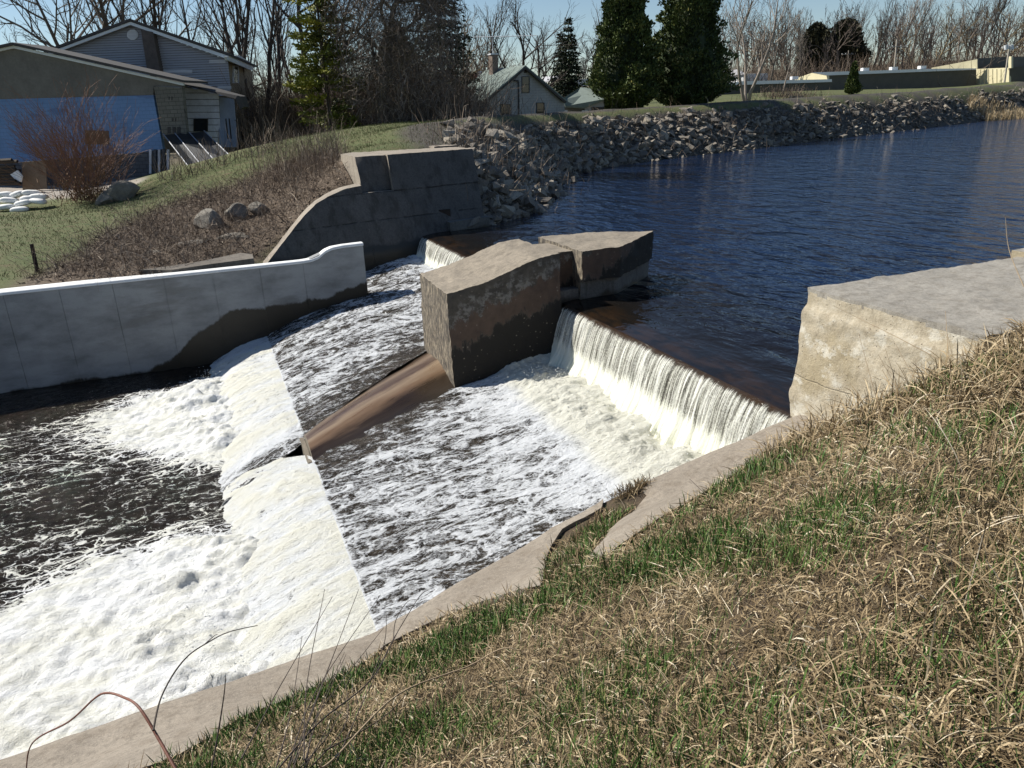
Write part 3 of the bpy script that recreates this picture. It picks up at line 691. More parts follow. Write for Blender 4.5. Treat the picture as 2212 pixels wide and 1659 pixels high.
def pxs(lst, dz=.06):
    out = []
    for x, y in lst:
        z = -.6
        for _ in range(25):
            s, t = stz(x, y, z); z = .5*z + .5*(float(gnear(np.array([s]), np.array([t]), False)[0])+dz)
        out.append((s, t))
    return sorted(out)
inA = pxs([(390, 1625), (520, 1545), (720, 1465), (830, 1390), (960, 1325), (1030, 1300), (1100, 1278), (1170, 1262), (1183, 1190), (1215, 1140), (1300, 1094)])
inA = [(-40, tw(-40)-.62)] + inA + [(inA[-1][0]+.12, tw(inA[-1][0]+.12)+.0)]
inB = pxs([(1262, 1212), (1310, 1200), (1400, 1132), (1500, 1077), (1620, 1012), (1740, 955), (1800, 925)])
outB = pxs([(1262, 1208), (1290, 1165), (1340, 1115), (1400, 1058)])
def slab(name, s0, s1, fo, fi, label, seed):
    ns_ = max(60, int((s1-s0)*16)); sv = np.linspace(s0, s1, ns_); kv = np.linspace(0, 1, 12); Sg, K = np.meshgrid(sv, kv, indexing='ij')
    o_, i_ = fo(Sg), fi(Sg); Tg = o_ + (i_-o_)*K
    z = gnear(Sg, Tg, False) + .05; p = np.stack([Sg.ravel(), Tg.ravel(), 0*Sg.ravel()], 1)
    z = z + (.012*fbm(p*5, 3, seed)+.02*fbm(p*1.2, 3, seed+1)).reshape(Sg.shape) - .05*np.clip(1-K*6, 0, 1)**2
    Tj = Tg + (.03*fbm(p*2.2, 4, seed+2)).reshape(Sg.shape)
    top = np.stack([Sg, Tj, z], 2); n = len(kv)
    wall = top[:, 0:1, :].copy(); wall = np.repeat(wall, 8, 1); wall[:, :, 2] = wall[:, :, 2] + (np.linspace(0, 1, 8)[None]**1.3)*(-2.9-wall[:, :, 2]); wall[:, :, 1] += .04*np.linspace(0, 1, 8)[None]
    lip = np.stack([top[:, -1], top[:, -1]*[1, 1, 1]-[0, .02, .18]], 1)
    V = np.vstack([top.reshape(-1, 3), wall.reshape(-1, 3), lip.reshape(-1, 3)]); f1 = grid_faces(ns_, n)[:, ::-1]; f2 = grid_faces(ns_, 8) + ns_*n; f3 = grid_faces(ns_, 2)[:, ::-1] + ns_*(n+8)
    return single_st(name, (V, [f1, f2, f3]), M_curb, label, 'concrete slab', smooth=True)
sA = [a for a, b in inA]; tA = [b for a, b in inA]
slab('bank_slab', -40, sA[-1], tw, lambda s: np.minimum(np.interp(s, sA, tA), tw(s)-.01), 'long tan concrete slab edging the foaming pool below the grassy bank', 201)
sB = [a for a, b in inB]; tB = [b for a, b in inB]; soB = [a for a, b in outB] + [outB[-1][0]+.12]; toB = [b for a, b in outB] + [9.]
slab('bank_slab', soB[0], 6.95, lambda s: np.minimum(np.interp(s, soB, toB), tw(s)), lambda s: np.minimum(np.interp(s, sB, tB), np.minimum(np.interp(s, soB, toB), tw(s))-.01), 'tan concrete slab edging the sunlit fall, running up to the near abutment', 221)

# ------------------------------------------------------------------ foreground straw and grass
def visible(P, mx=260):
    x, y = pix(P); w = (P-_O) @ _W
    return (w > .3) & (x > -mx) & (x < 2212+mx) & (y > -50) & (y < 1659+mx)
def scatter(n, fn=None, tmin=-1.0):
    out = []
    while sum(map(len, out)) < n:
        s = rng.uniform(-6, 12, 60000); t = rng.uniform(tmin, 7.5, 60000); d = tw(s)-t
        ok = (d > .42) & ~((s > 6.85) & (t > 4.95))
        ins = (s < sA[-1]) & (t > np.interp(s, sA, tA)-.02); ok &= ~ins
        insB = (s > soB[0]) & (t > np.interp(s, sB, tB)) & (t < np.interp(s, soB, toB)+.01); ok &= ~insB
        s, t = s[ok], t[ok]; P = s[:, None]*VS + t[:, None]*VT; P[:, 2] = gnear(s, t)
        dist = np.linalg.norm(P-_O, axis=1); keep = visible(P) & (rng.random(len(P)) < np.clip((2.2/dist)**1.15, 0, 1))
        if fn is not None: keep &= rng.random(len(P)) < fn(s, t)
        out.append(P[keep])
    return np.concatenate(out)[:n]
def blades(P, L, wid, pitch, arch, k=4, az=None, azs=None):
    n = len(P); az = rng.uniform(0, 2*math.pi, n) if az is None else az + rng.normal(0, azs, n)
    h = np.stack([np.cos(az), np.sin(az), 0*az], 1); u = np.linspace(0, 1, k)
    pit = pitch[:, None] - arch[:, None]*u[None]                      # pitch angle along the blade
    st = L[:, None]/(k-1); dx = np.cumsum(np.concatenate([np.zeros((n, 1)), np.cos(pit[:, :-1])*st], 1), 1); dz = np.cumsum(np.concatenate([np.zeros((n, 1)), np.sin(pit[:, :-1])*st], 1), 1)
    side = np.stack([-h[:, 1], h[:, 0], 0*az], 1)
    cur = rng.normal(0, .12, n)[:, None]*(u[None]**2)*L[:, None]
    C = P[:, None] + h[:, None]*dx[..., None] + np.array([0, 0, 1.])*dz[..., None] + side[:, None]*cur[..., None]
    s_, t_ = C.reshape(-1, 3) @ VS, C.reshape(-1, 3) @ VT
    zmin = gnear(s_, t_, False).reshape(n, k) - .05; C[..., 2] = np.maximum(C[..., 2], zmin)
    roll = rng.normal(0, .5, n)[:, None]; Wd = side*np.cos(roll) + np.array([0, 0, 1.])*np.sin(roll)
    return ribbons(C, Wd, wid, prof=np.concatenate([[.7], np.ones(k-2), [.08]])), C
M_straw = blades_mat('dry_straw', [(0., (.055, .038, .020)), (.3, (.17, .120, .062)), (.6, (.34, .255, .145)), (.85, (.50, .405, .26)), (1., (.66, .57, .43))])
M_green = blades_mat('green_grass', [(0., (.030, .062, .013)), (.4, (.060, .125, .024)), (.75, (.10, .175, .042)), (1., (.20, .22, .07))], .5)
def var_of(n, k, base, spread): return np.repeat(np.clip(base + rng.normal(0, spread, n), 0, 1), 2*k)
def fin(name, VF, mat, k, n, base, spread, label, cat, kind='stuff'):
    o = mk(name, VF[0], VF[1], mat, None, False, {'var': var_of(n, k, base, spread)}); return tag(o, label, cat, None, kind)
n = 74000; P = scatter(n); dist = np.linalg.norm(P-_O, axis=1)
dry = sstep(-.3, .5, fbm(P*.6, 3, 301))
VF, C = blades(P + [0, 0, .01], rng.uniform(.05, .19, n), np.maximum(.0030, dist*.00068)*rng.uniform(.7, 1.7, n), rng.normal(.32, .36, n), rng.uniform(-.2, 1.9, n), k=4)
fin('straw_litter', VF, M_straw, 4, n, .42+.35*fbm(P*2.2, 3, 305), .24, 'matted tan and brown dead grass covering the near bank', 'dead grass')
gp = lambda s, t: np.clip(sstep(-.22, .22, fbm(np.stack([s*1.5, t*1.5, 0*s], 1), 5, 311, .62)) * .92 + .05, 0, 1) * np.interp(t, [1., 2.4, 3.6, 4.8, 7], [.22, .60, .95, 1., .9]) * np.interp(s-.5*(6-t), [-4, -2, 0, 4.3, 5.6], [.45, .8, 1., 1., .25])
n = 36000; P = scatter(n, gp); dist = np.linalg.norm(P-_O, axis=1)
cl = rng.normal(0, .015, (n, 3)); cl[:, 2] = 0
VF, C = blades(P + cl, rng.uniform(.05, .18, n), np.maximum(.0042, dist*.0010)*rng.uniform(.8, 1.3, n), rng.normal(1.25, .22, n), rng.uniform(-.1, .8, n))
fin('green_grass', VF, M_green, 4, n, .45, .28, 'fresh green grass blades growing through dead grass on the near bank', 'grass')
# tall bleached grass towards the right edge and below it
tp = lambda s, t: np.clip(sstep(1.5, 4.5, s - .55*t + 2.0*fbm(np.stack([s*.8, t*.8, 0*s], 1), 3, 331)), 0, 1)
n = 8000; P = scatter(n, lambda s, t: tp(s, t)*~((s > 5.2) & (t > 4.3))); dist = np.linalg.norm(P-_O, axis=1)
VF, C = blades(P, rng.uniform(.12, .42, n), np.maximum(.0035, dist*.0009)*rng.uniform(.8, 1.5, n), rng.normal(1.15, .35, n), rng.uniform(.2, 2.4, n), k=6)
fin('tall_dry_grass', VF, M_straw, 6, n, .52, .22, 'tall curling bleached grass at the right of the near bank', 'dry grass')
cp_ = lambda s, t: np.clip(np.interp(t, [0, 2.5, 4.5, 7], [1., .9, .35, .12]) + .8*sstep(3.5, 6, s-.3*t), 0, 1)
n = 9000; P = scatter(n, cp_); dist = np.linalg.norm(P-_O, axis=1)
VF, C = blades(P + [0, 0, .02], rng.uniform(.05, .13, n), np.maximum(.006, dist*.0014)*rng.uniform(.7, 1.5, n), rng.normal(.9, .5, n), rng.uniform(1.2, 3.6, n), k=6)
fin('curled_leaves', VF, M_straw, 6, n, .50, .26, 'curled dead grass leaves strewn over the near bank', 'dead leaves')
# sparse straw lying on the slabs' grassy joint
def patch(pxlist, n, name, label, hgt, dark):
    q = np.array(pxs(pxlist)); i = rng.integers(0, len(q), n); j = np.minimum(i+1, len(q)-1); u = rng.random((n, 1)); st_ = q[i]*(1-u)+q[j]*u + rng.normal(0, .055, (n, 2))
    P = st_[:, :1]*VS + st_[:, 1:]*VT; P[:, 2] = gnear(st_[:, 0], st_[:, 1]) + .03
    g = rng.random(n) < dark
    VF, C = blades(P, rng.uniform(.05, hgt, n), np.full(n, .008), rng.normal(.9, .35, n), rng.uniform(0, 1.3, n))
    V, F = VF; var = np.where(g, .18, .5)
    o = mk(name, V, F, M_straw, None, False, {'var': np.repeat(np.clip(var+rng.normal(0, .15, n), 0, 1), 8)}); return tag(o, label, 'dead grass', None, 'stuff')
patch([(1330, 1075), (1350, 1065), (1370, 1055), (1385, 1047)], 420, 'grass_tuft', 'dark dry grass tuft hanging over the slab joint above the rapids', .19, .75)
patch([(1195, 1240), (1210, 1220), (1220, 1190), (1240, 1165), (1265, 1140), (1300, 1110), (1215, 1235), (1240, 1215), (1260, 1190)], 900, 'joint_grass', 'mossy dead grass filling the gap between the two bank slabs', .13, .6)

# ------------------------------------------------------------------ stems and canes in the foreground
M_cane_red = simple('red_cane_bark', (.16, .060, .035), .6, .35, 30., .3, .004)
M_cane_dark = simple('dark_twig_bark', (.055, .040, .032), .8, .35, 30., .3, .004)
M_cane_tan = simple('bleached_stem', (.36, .27, .17), .8, .25, 25., .3, .004)
def smoothline(P, k=6):
    P = np.asarray(P, float); out = []
    for i in range(len(P)-1):
        p0, p1, p2, p3 = P[max(i-1, 0)], P[i], P[i+1], P[min(i+2, len(P)-1)]
        for u in np.linspace(0, 1, k, endpoint=False):
            out.append(.5*((2*p1) + (-p0+p2)*u + (2*p0-5*p1+4*p2-p3)*u*u + (-p0+3*p1-3*p2+p3)*u**3))
    return np.array(out + [P[-1]])
def ydist(x, y, d0=None):
    if d0: return aty(x, y, d0)
    z = 1.
    for _ in range(40):
        p = atz(x, y, min(z, 3.6)); s, t = toST(p); z = .6*z+.4*float(gnear(np.array([s]), np.array([t]), False)[0])
    return p + [0, 0, .03]
def cane(name, pts, r0, r1, mat, label, cat='stem', thorn=0, side=()):
    P = smoothline([aty(*p) for p in pts]); a = Acc(); V, F = poly_tube(P, r0, r1, 6); a.add(V, F)
    root = thing(name, P[0], label, cat); part('stalk', (V, F), mat, root, True)
    if thorn:
        b = Acc()
        for i in range(3, len(P)-1, 2):
            d = rng.normal(0, 1, 3); d /= np.linalg.norm(d); V, F = tubes([P[i]], [P[i]+d*.009], [.0016], [.0002], 4); b.add(V, F)
        part('thorns', (np.concatenate(b.V), b.faces()), mat, root)['kind'] = 'stuff'
    for sp in side:
        Q = smoothline([aty(*p) for p in sp]); part('side_shoot', poly_tube(Q, r1*1.5, r1*.5, 5), mat, root, True)
cane('briar_cane', [(400, 1700, 2.05), (345, 1600, 2.2), (300, 1528, 2.3), (266, 1506, 2.4), (232, 1497, 2.45), (205, 1508, 2.5), (150, 1558, 2.55), (85, 1592, 2.6), (62, 1622, 2.6), (56, 1680, 2.55)], .0062, .0026, M_cane_red, 'reddish thorny cane arching over the foam at the bottom left corner', 'cane', 1)
cane('bare_twig', [(331, 1578, 2.22), (345, 1515, 2.35), (372, 1460, 2.45), (405, 1418, 2.5), (442, 1392, 2.6), (492, 1366, 2.7), (556, 1351, 2.8)], .0040, .0017, M_cane_dark, 'thin dark twig curving up in front of the foaming pool', 'twig', 0, [[(442, 1392, 2.6), (462, 1374, 2.62), (470, 1370, 2.62)]])
cane('grey_stem', [(452, 1690, 2.2), (470, 1590, 2.3), (484, 1500, 2.35), (487, 1460, 2.35)], .0040, .0014, M_cane_dark, 'straight thin grey stem rising from the bottom edge at the left', 'stem')
cane('dry_vine', [(600, 1662, 2.9), (690, 1560, 3.3), (800, 1470, 3.8), (850, 1380, 4.3), (905, 1290, 4.9), (925, 1275, 5.0)], .0052, .0025, M_cane_dark, 'dark dry stem leaning up the bank toward the slab edge', 'stem', 0, [[(850, 1380, 4.3), (855, 1340, 4.5), (880, 1300, 4.6), (905, 1295, 4.6)], [(800, 1470, 3.8), (830, 1390, 4.0), (835, 1330, 4.1)]])
cane('arching_vine', [(690, 1655, 2.8), (720, 1640, 2.9), (860, 1500, 3.6), (1010, 1440, 4.0), (1090, 1400, 4.1), (1160, 1420, 4.0), (1230, 1450, 3.9)], .0060, .003, M_cane_tan, 'bleached vine stem arching across the middle of the grassy bank', 'stem')
cane('arching_vine', [(1310, 1652, 2.75), (1440, 1640, 2.75), (1560, 1640, 2.7), (1700, 1610, 2.7)], .0065, .004, M_cane_tan, 'thick pale stem lying level at the bottom edge of the bank', 'stem')
cane('arching_vine', [(1700, 1545, 3.0), (1800, 1500, 3.2), (1930, 1505, 3.2), (2080, 1560, 3.0)], .006, .003, M_cane_tan, 'pale broken stem bowed over the dead grass at lower right', 'stem')
cane('looping_vine', [(1130, 1365, 4.4), (1150, 1320, 4.6), (1180, 1305, 4.7), (1215, 1325, 4.6), (1225, 1380, 4.4)], .0055, .0035, M_cane_tan, 'pale vine making a small loop on the bank below the slab', 'stem')
cane('dark_stalk', [(1780, 1300, 4.5), (1690, 1215, 5.0), (1590, 1130, 5.4), (1490, 1035, 5.8)], .0048, .0018, M_cane_dark, 'long black stalk leaning left out over the bank slab', 'stem')
cane('dark_stalk', [(1960, 1460, 3.6), (1880, 1390, 3.9), (1800, 1300, 4.3), (1715, 1205, 4.7)], .0045, .0018, M_cane_dark, 'long dark stalk lying up the bank right of centre', 'stem')
cane('seed_stalk', [(2140, 900, 5.4), (2060, 800, 5.7), (1960, 740, 6.0), (1870, 695, 6.3), (1800, 660, 6.5)], .0042, .0014, M_cane_tan, 'thin dry seed stalk leaning left across the top of the near abutment face', 'stem')
cane('seed_stalk', [(2080, 960, 5.3), (2010, 880, 5.6), (1965, 800, 5.9), (1930, 735, 6.1)], .0042, .0014, M_cane_tan, 'thin dry seed stalk crossing the middle of the near abutment face', 'stem')
cane('seed_stalk', [(2212, 620, 5.2), (2180, 540, 5.4), (2172, 470, 5.5)], .0040, .0012, M_cane_tan, 'thin upright dry stalk against the pond at the right edge', 'stem')
# clump of many thin stems, lower left of centre
def clump(name, base, n, fanx, fany, d0, d1, mat, label):
    root = thing(name, aty(base[0], base[1], d0), label, 'stems')
    for i in range(n):
        x0 = base[0]+random.gauss(0, 60); y0 = base[1]+random.gauss(0, 25); x1 = x0 + random.uniform(*fanx); y1 = y0 - random.uniform(*fany); b = random.gauss(0, 25)
        P = smoothline([aty(x0, y0, d0), aty((x0*.55+x1*.45)+b, y0*.55+y1*.45, d0*.55+d1*.45+.1), aty(x1, y1, d1)], 5)
        part('stalk', poly_tube(P, .0042, .0016, 5), mat, root, True)
clump('stem_clump', (640, 1655), 14, (40, 230), (150, 380), 2.9, 4.2, M_cane_dark, 'fan of many thin grey-brown stems at the bottom left of the bank')
clump('stem_clump', (1040, 1655), 9, (-60, 260), (60, 220), 2.8, 3.5, M_cane_tan, 'loose fan of pale broken stems at the bottom centre')
clump('stem_clump', (2080, 1120), 9, (-200, 60), (180, 420), 4.6, 5.6, M_cane_tan, 'upright bleached weed stems beside the near abutment')

# ================================================================== far ground
ctrl = []
def cp(x, y, d): ctrl.append(aty(x, y, d))
def cs(s, t, z): ctrl.append(ST(s, t, z))
for s_ in (-45, -30, -20, -12, -6, -3, -1): cs(s_, 22.25, .15)
for a in ((1.5, 22.6, -.45), (2.5, 23.2, -.8), (3.3, 22.6, -.9), (3.4, 24.5, -.8)): cs(*a)
for a in [(0, 545, 24), (80, 585, 22), (0, 480, 31), (100, 520, 26), (200, 505, 27.5), (300, 470, 30), (200, 445, 36), (300, 425, 36.5), (400, 450, 31), (400, 525, 25.2), (480, 505, 26.3), (480, 430, 31), (550, 490, 27.3), (560, 410, 32), (640, 380, 31), (640, 440, 28.6), (700, 375, 30),
          (380, 372, 38.5), (470, 345, 39.5), (560, 320, 40.5), (650, 298, 42), (740, 281, 44), (860, 265, 47), (960, 264, 50), (900, 309, 32.5), (955, 298, 33.5),
          (0, 425, 41), (100, 418, 42), (160, 415, 42), (250, 392, 44)]: cp(*a)
cs(5.0, 29.8, 2.64); cs(6.8, 29.9, 2.70); cs(8.3, 30.2, 2.72); cs(8.3, 32.5, 2.8); cs(2.5, 27.2, .55); cs(4., 27.2, 1.5); cs(.8, 25.5, .0)
for x, y in ((-36, 48), (-28, 48), (-22, 49), (-45, 55), (-30, 58), (-20, 60)): ctrl.append(np.array([x, y, 1.0]))
for x, y, z in ((-10, 62, 2.2), (0, 70, 2.4), (8, 80, 2.4), (-20, 80, 1.6), (-40, 90, 1.2), (-70, 60, 1.), (-60, 30, .8), (-90, 120, 2), (0, 120, 3), (-50, 200, 5)): ctrl.append(np.array([x, y, z]))
WL = [(1047, 487), (1105, 472), (1160, 458), (1200, 412), (1215, 384), (1300, 363), (1400, 348), (1500, 336), (1600, 325), (1700, 312), (1800, 300), (1900, 288), (2000, 276), (2100, 264), (2150, 258), (2212, 250), (2350, 236)]
CR = [(985, 270), (1040, 258), (1100, 256), (1160, 253), (1230, 249), (1300, 245), (1400, 238), (1500, 232), (1600, 226), (1700, 220), (1800, 213), (1900, 208), (2000, 203), (2100, 196), (2150, 191), (2212, 187), (2350, 180)]
WLp = np.array([atz(x, y, 0) for x, y in WL])
def dens_(L, k=4):
    return [(L[i][0]+(L[i+1][0]-L[i][0])*j/k, L[i][1]+(L[i+1][1]-L[i][1])*j/k) for i in range(len(L)-1) for j in range(k)] + [L[-1]]
CR = dens_(CR); 
CRp = []
for (x, y), w in zip(CR, np.array([atz(np.interp(x, [a for a, b in WL], [a for a, b in WL]), np.interp(x, [a for a, b in WL], [b for a, b in WL]), 0) for x, y in CR])):
    CRp.append(aty(x, y, np.interp(x, [985, 1040, 1100, 1160, 1230, 1290], [36., 42., 46.5, 51., 55.5, 0.]) if x < 1240 else w[1]+7.0+(0 if x > 1300 else .5)))
CRp = np.array(CRp)
WLd = np.array([atz(x, y, 0) for x, y in dens_(WL, 3)])
for a in [(1030, 330, 31.5), (1050, 400, 30.3), (1090, 400, 33), (1125, 350, 38), (1060, 300, 37), (1150, 400, 35), (1040, 440, 29.6)]: cp(*a)
for p in WLd: ctrl.append(p + [0, 0, -.02])
for p in WLd: ctrl.append(p + np.array([1.6, -2.6, -.9])*(1 if p[1] > 40 else .5))
for p in CRp: ctrl.append(p)
for p in CRp[::2]: ctrl.append(p + np.array([-1.5, 3., -.05]))
for p in CRp[14:40:4]: ctrl.append(p + np.array([-4, 14., -.9]))
for a in [(1750, 205, 118), (1850, 198, 125), (2000, 192, 132), (2150, 186, 140), (1650, 212, 105)]: cp(*a)
for x, y, z in ((60, 170, 5.2), (110, 180, 6), (160, 220, 9), (60, 230, 8), (10, 200, 5), (200, 150, 5), (220, 300, 13), (100, 320, 13), (0, 320, 9), (-80, 300, 6), (130, 120, 2.5), (160, 100, 1), (-150, 150, 3), (-150, 50, 1), (-150, 300, 8), (300, 200, 14)): ctrl.append(np.array([x, y, z], float))
ctrl = np.array(ctrl)
def _tps(r2): return .5*r2*np.log(np.maximum(r2, 1e-9))
CS = 30.; cxy = ctrl[:, :2]/CS; nC = len(cxy)
Km = _tps(((cxy[:, None]-cxy[None])**2).sum(2)) + 2e-3*np.eye(nC); Pm = np.hstack([np.ones((nC, 1)), cxy])
A = np.block([[Km, Pm], [Pm.T, np.zeros((3, 3))]]); sol = np.linalg.solve(A, np.concatenate([ctrl[:, 2], np.zeros(3)]))
def gfar(x, y):
    q = np.stack([np.ravel(x), np.ravel(y)], 1)/CS; out = np.empty(len(q))
    for i in range(0, len(q), 20000):
        b = q[i:i+20000]; out[i:i+20000] = _tps(((b[:, None]-cxy[None])**2).sum(2)) @ sol[:nC] + sol[nC] + b @ sol[nC+1:]
    return out.reshape(np.shape(x))
def gz(x, y): return float(gfar(np.array([x]), np.array([y]))[0])
sv = np.concatenate([np.arange(-400, -60, 20), np.arange(-60, -16, 2), np.arange(-16, 60, .6), np.arange(60, 140, 2.), np.arange(140, 500, 15)])
tv = np.concatenate([np.arange(22.2, 60, .5), np.arange(60, 120, 1.5), np.arange(120, 200, 5), np.arange(200, 700, 25)])
Sg, Tg = np.meshgrid(sv, tv, indexing='ij'); X = VS[0]*Sg+VT[0]*Tg; Y = VS[1]*Sg+VT[1]*Tg; Z = gfar(X, Y)
farm = np.hypot(X, Y); Z = np.where(farm > 330, np.clip(Z, -2, 16), Z); Z = np.clip(Z, -2.5, 26)
p = np.stack([X.ravel(), Y.ravel(), 0*X.ravel()], 1); Z = Z + (.05*fbm(p*.8, 3, 401)).reshape(Z.shape)
F = grid_faces(len(sv), len(tv)); cS = Sg.ravel()[F].mean(1); cT = Tg.ravel()[F].mean(1)
hole = ((cS > 3.6) & (cS < 4.85) & (cT < 26.6)) | ((cS >= 4.85) & (cS < 9.2) & (cT < 29.35)) | ((cS > 9.2) & (Z.ravel()[F].max(1) < -.6)) | ((cS > .6) & (cS <= 3.8) & (cT < 25.35+.22*(cS-4.9)+.1) & (cT > 24.2))
F = F[~hole]
# bare/rock mask and lawn mask
def lineside(P, L):
    d = np.full(len(P), 1e9)
    for a, b in zip(L[:-1], L[1:]):
        ab = b[:2]-a[:2]; u = np.clip(((P[:, :2]-a[:2]) @ ab)/(ab @ ab), 0, 1); d = np.minimum(d, np.linalg.norm(P[:, :2]-a[:2]-u[:, None]*ab, axis=1))
    return d
Pv = np.stack([X.ravel(), Y.ravel(), Z.ravel()], 1)
dW = lineside(Pv, WLp); dC = lineside(Pv, CRp)
RK = inpoly(*pix(Pv), [(1010, 300), (960, 275), (1000, 262), (1240, 262), (1240, 380), (1200, 430), (1050, 500)])
bank = np.clip(1 - np.maximum(0, (dW+dC - 8.3))/1.2, 0, 1)*(dC > .5)
bank = np.maximum(bank, sstep(-6, 8, RK)*(Pv[:, 1] > 29)*(Pv[:, 1] < 52))
px_, py_ = pix(Pv)
BR = [(0, 640), (60, 600), (150, 560), (230, 500), (330, 455), (420, 420), (520, 395), (600, 350), (700, 330), (760, 335), (780, 400), (600, 530), (560, 570), (300, 610)]
brm = sstep(-14, 14, inpoly(px_, py_, BR)) * (Pv[:, 1] < 36) * (Pv[:, 1] > 15)
drive = sstep(-6, 3, inpoly(px_, py_, [(-200, 440), (60, 432), (170, 424), (300, 395), (300, 380), (-200, 395)])) * (Pv[:, 1] > 34)*(Pv[:, 1] < 60)
wood = np.where(Pv[:, 0] > 15, sstep(146, 160, Pv[:, 1]), sstep(56, 66, Pv[:, 1]))
m = NT('far_ground'); v = m.map(); n = m.noise(v, .35, 5, .6); f = m.noise(v, 9, 5, .7); g2 = m.noise(v, 2.2, 5, .65)
lawn = m.ramp(m.math('ADD', m.math('MULTIPLY', g2, .6), m.math('MULTIPLY', f, .4)), [(.36, (.115, .088, .042)), (.47, (.088, .094, .030)), (.62, (.068, .096, .024))])
litter = m.ramp(f, [(.35, (.055, .038, .026)), (.6, (.15, .11, .075))])
c = m.mix(m.attr('bramble'), lawn, litter); c = m.mix(m.attr('bank'), c, m.ramp(f, [(.35, (.03, .025, .02)), (.65, (.09, .078, .062))]))
c = m.mix(m.attr('drive'), c, m.ramp(f, [(.3, (.25, .22, .19)), (.7, (.38, .34, .30))]))
c = m.mix(m.attr('wood'), c, m.ramp(g2, [(.35, (.075, .055, .035)), (.6, (.11, .095, .05))]))
m.set(Base_Color=c, Roughness=.95); m.bump(m.math('ADD', f, g2), .6, .08); M_farg = m.m
mk('far_ground', Pv, F, M_farg, None, True, {'bramble': brm, 'bank': bank, 'drive': drive*(1-brm), 'wood': wood*(1-bank)*sstep(3, 9, dC)})['kind'] = 'structure'

# ================================================================== riprap on the far bank
def hull(seed, flat):
    r = np.random.default_rng(seed); bm = bmesh.new()
    for q in r.uniform(-1, 1, (13, 3)):
        q = np.sign(q)*np.abs(q)**.55; bm.verts.new((q[0]*.5, q[1]*.36, q[2]*.5*flat))
    bmesh.ops.convex_hull(bm, input=bm.verts[:]); bmesh.ops.delete(bm, geom=[v for v in bm.verts if not v.link_faces], context='VERTS')
    bmesh.ops.recalc_face_normals(bm, faces=bm.faces); bm.verts.index_update()
    V = np.array([v.co[:] for v in bm.verts]); F = np.array([[v.index for v in f.verts] for f in bm.faces]); bm.free(); return V, F
m = NT('riprap_stone'); v = m.map(src='Object'); n = m.noise(v, 3, 5, .65); r_ = m.rnd(); f = m.noise(v, 16, 4, .65)
c = m.ramp(m.math('ADD', m.math('MULTIPLY', r_, .6), m.math('MULTIPLY', n, .4)), [(.1, (.10, .088, .074)), (.45, (.20, .175, .145)), (.75, (.31, .275, .22)), (1., (.42, .39, .35))])
c = m.mix(m.mr(f, .5, .72), c, (.09, .075, .06)); m.set(Base_Color=c, Roughness=.92); m.bump(m.math('ADD', n, f), .5, .03); M_rock = m.m
m = NT('riprap_stone_small'); v = m.map(); n = m.noise(v, 3, 5, .65); f = m.noise(v, 16, 4, .65)
c = m.ramp(m.math('ADD', m.math('MULTIPLY', m.attr('var'), .6), m.math('MULTIPLY', n, .4)), [(.1, (.09, .08, .068)), (.45, (.185, .162, .134)), (.75, (.30, .265, .21)), (1., (.42, .39, .35))])
c = m.mix(m.mr(f, .5, .72), c, (.08, .068, .055)); m.set(Base_Color=c, Roughness=.92); m.bump(m.math('ADD', n, f), .5, .03); M_rock2 = m.m
protos = []
for i in range(14):
    V, F = hull(900+i, random.uniform(.30, .62)); protos.append((V, F, make_mesh('rock', V, F))); protos[-1][2].materials.append(M_rock)
def bezi(L, u):
    i = np.clip(u*(len(L)-1), 0, len(L)-1.0001); k = i.astype(int); f = (i-k)[:, None]; return L[k]*(1-f)+L[k+1]*f
n = 7600; u = rng.random(n)**1.35; k = rng.random(n); base = bezi(WLp, u)*(1-k[:, None]) + bezi(CRp, u)*k[:, None]
keepb = k < .80; base = base[keepb]; k = k[keepb]; u = u[keepb]
base[:, :2] += rng.normal(0, .35, (len(base), 2)); base[:, 2] = np.maximum(gfar(base[:, 0], base[:, 1]), -.15)
size = (.20 + .80*rng.random(len(base))**3.2); size = np.where(k < .12, size*.9, size)
extra = [(x, y, z, sz) for (x, y, z, sz) in [(1120, 465, 0, 1.1), (1165, 440, .1, 1.0), (1140, 425, .3, 1.2), (1100, 440, .3, 1.2), (1070, 455, .2, .9), (1080, 410, .9, 1.2), (1120, 390, 1., 1.1), (1160, 405, .5, 1.0), (1065, 425, .6, 1.1), (1190, 400, .1, .9), (1060, 385, 1.3, .8), (1050, 470, .1, .7), (1145, 455, 0, .9), (1185, 418, 0, .7), (1050, 340, 2., .8), (1035, 310, 2.4, .8), (1090, 365, 1.4, .9), (1020, 290, 2.9, .7), (1060, 300, 2.7, 1.0), (1100, 300, 2.6, .9)]]
ex = np.array([atz(x, y, z) for x, y, z, s_ in extra]); base = np.vstack([base, ex]); size = np.concatenate([size, [s_[3] for s_ in extra]])
kk_ = np.concatenate([k, np.full(len(extra), .4)]); dist = np.linalg.norm(base-_O, axis=1); xx, yy = pix(base)
show = size/dist * ((xx > 0) & (xx < 2212)); order = np.argsort(-show); pick = set(order[:300].tolist())
sm = Acc(); 
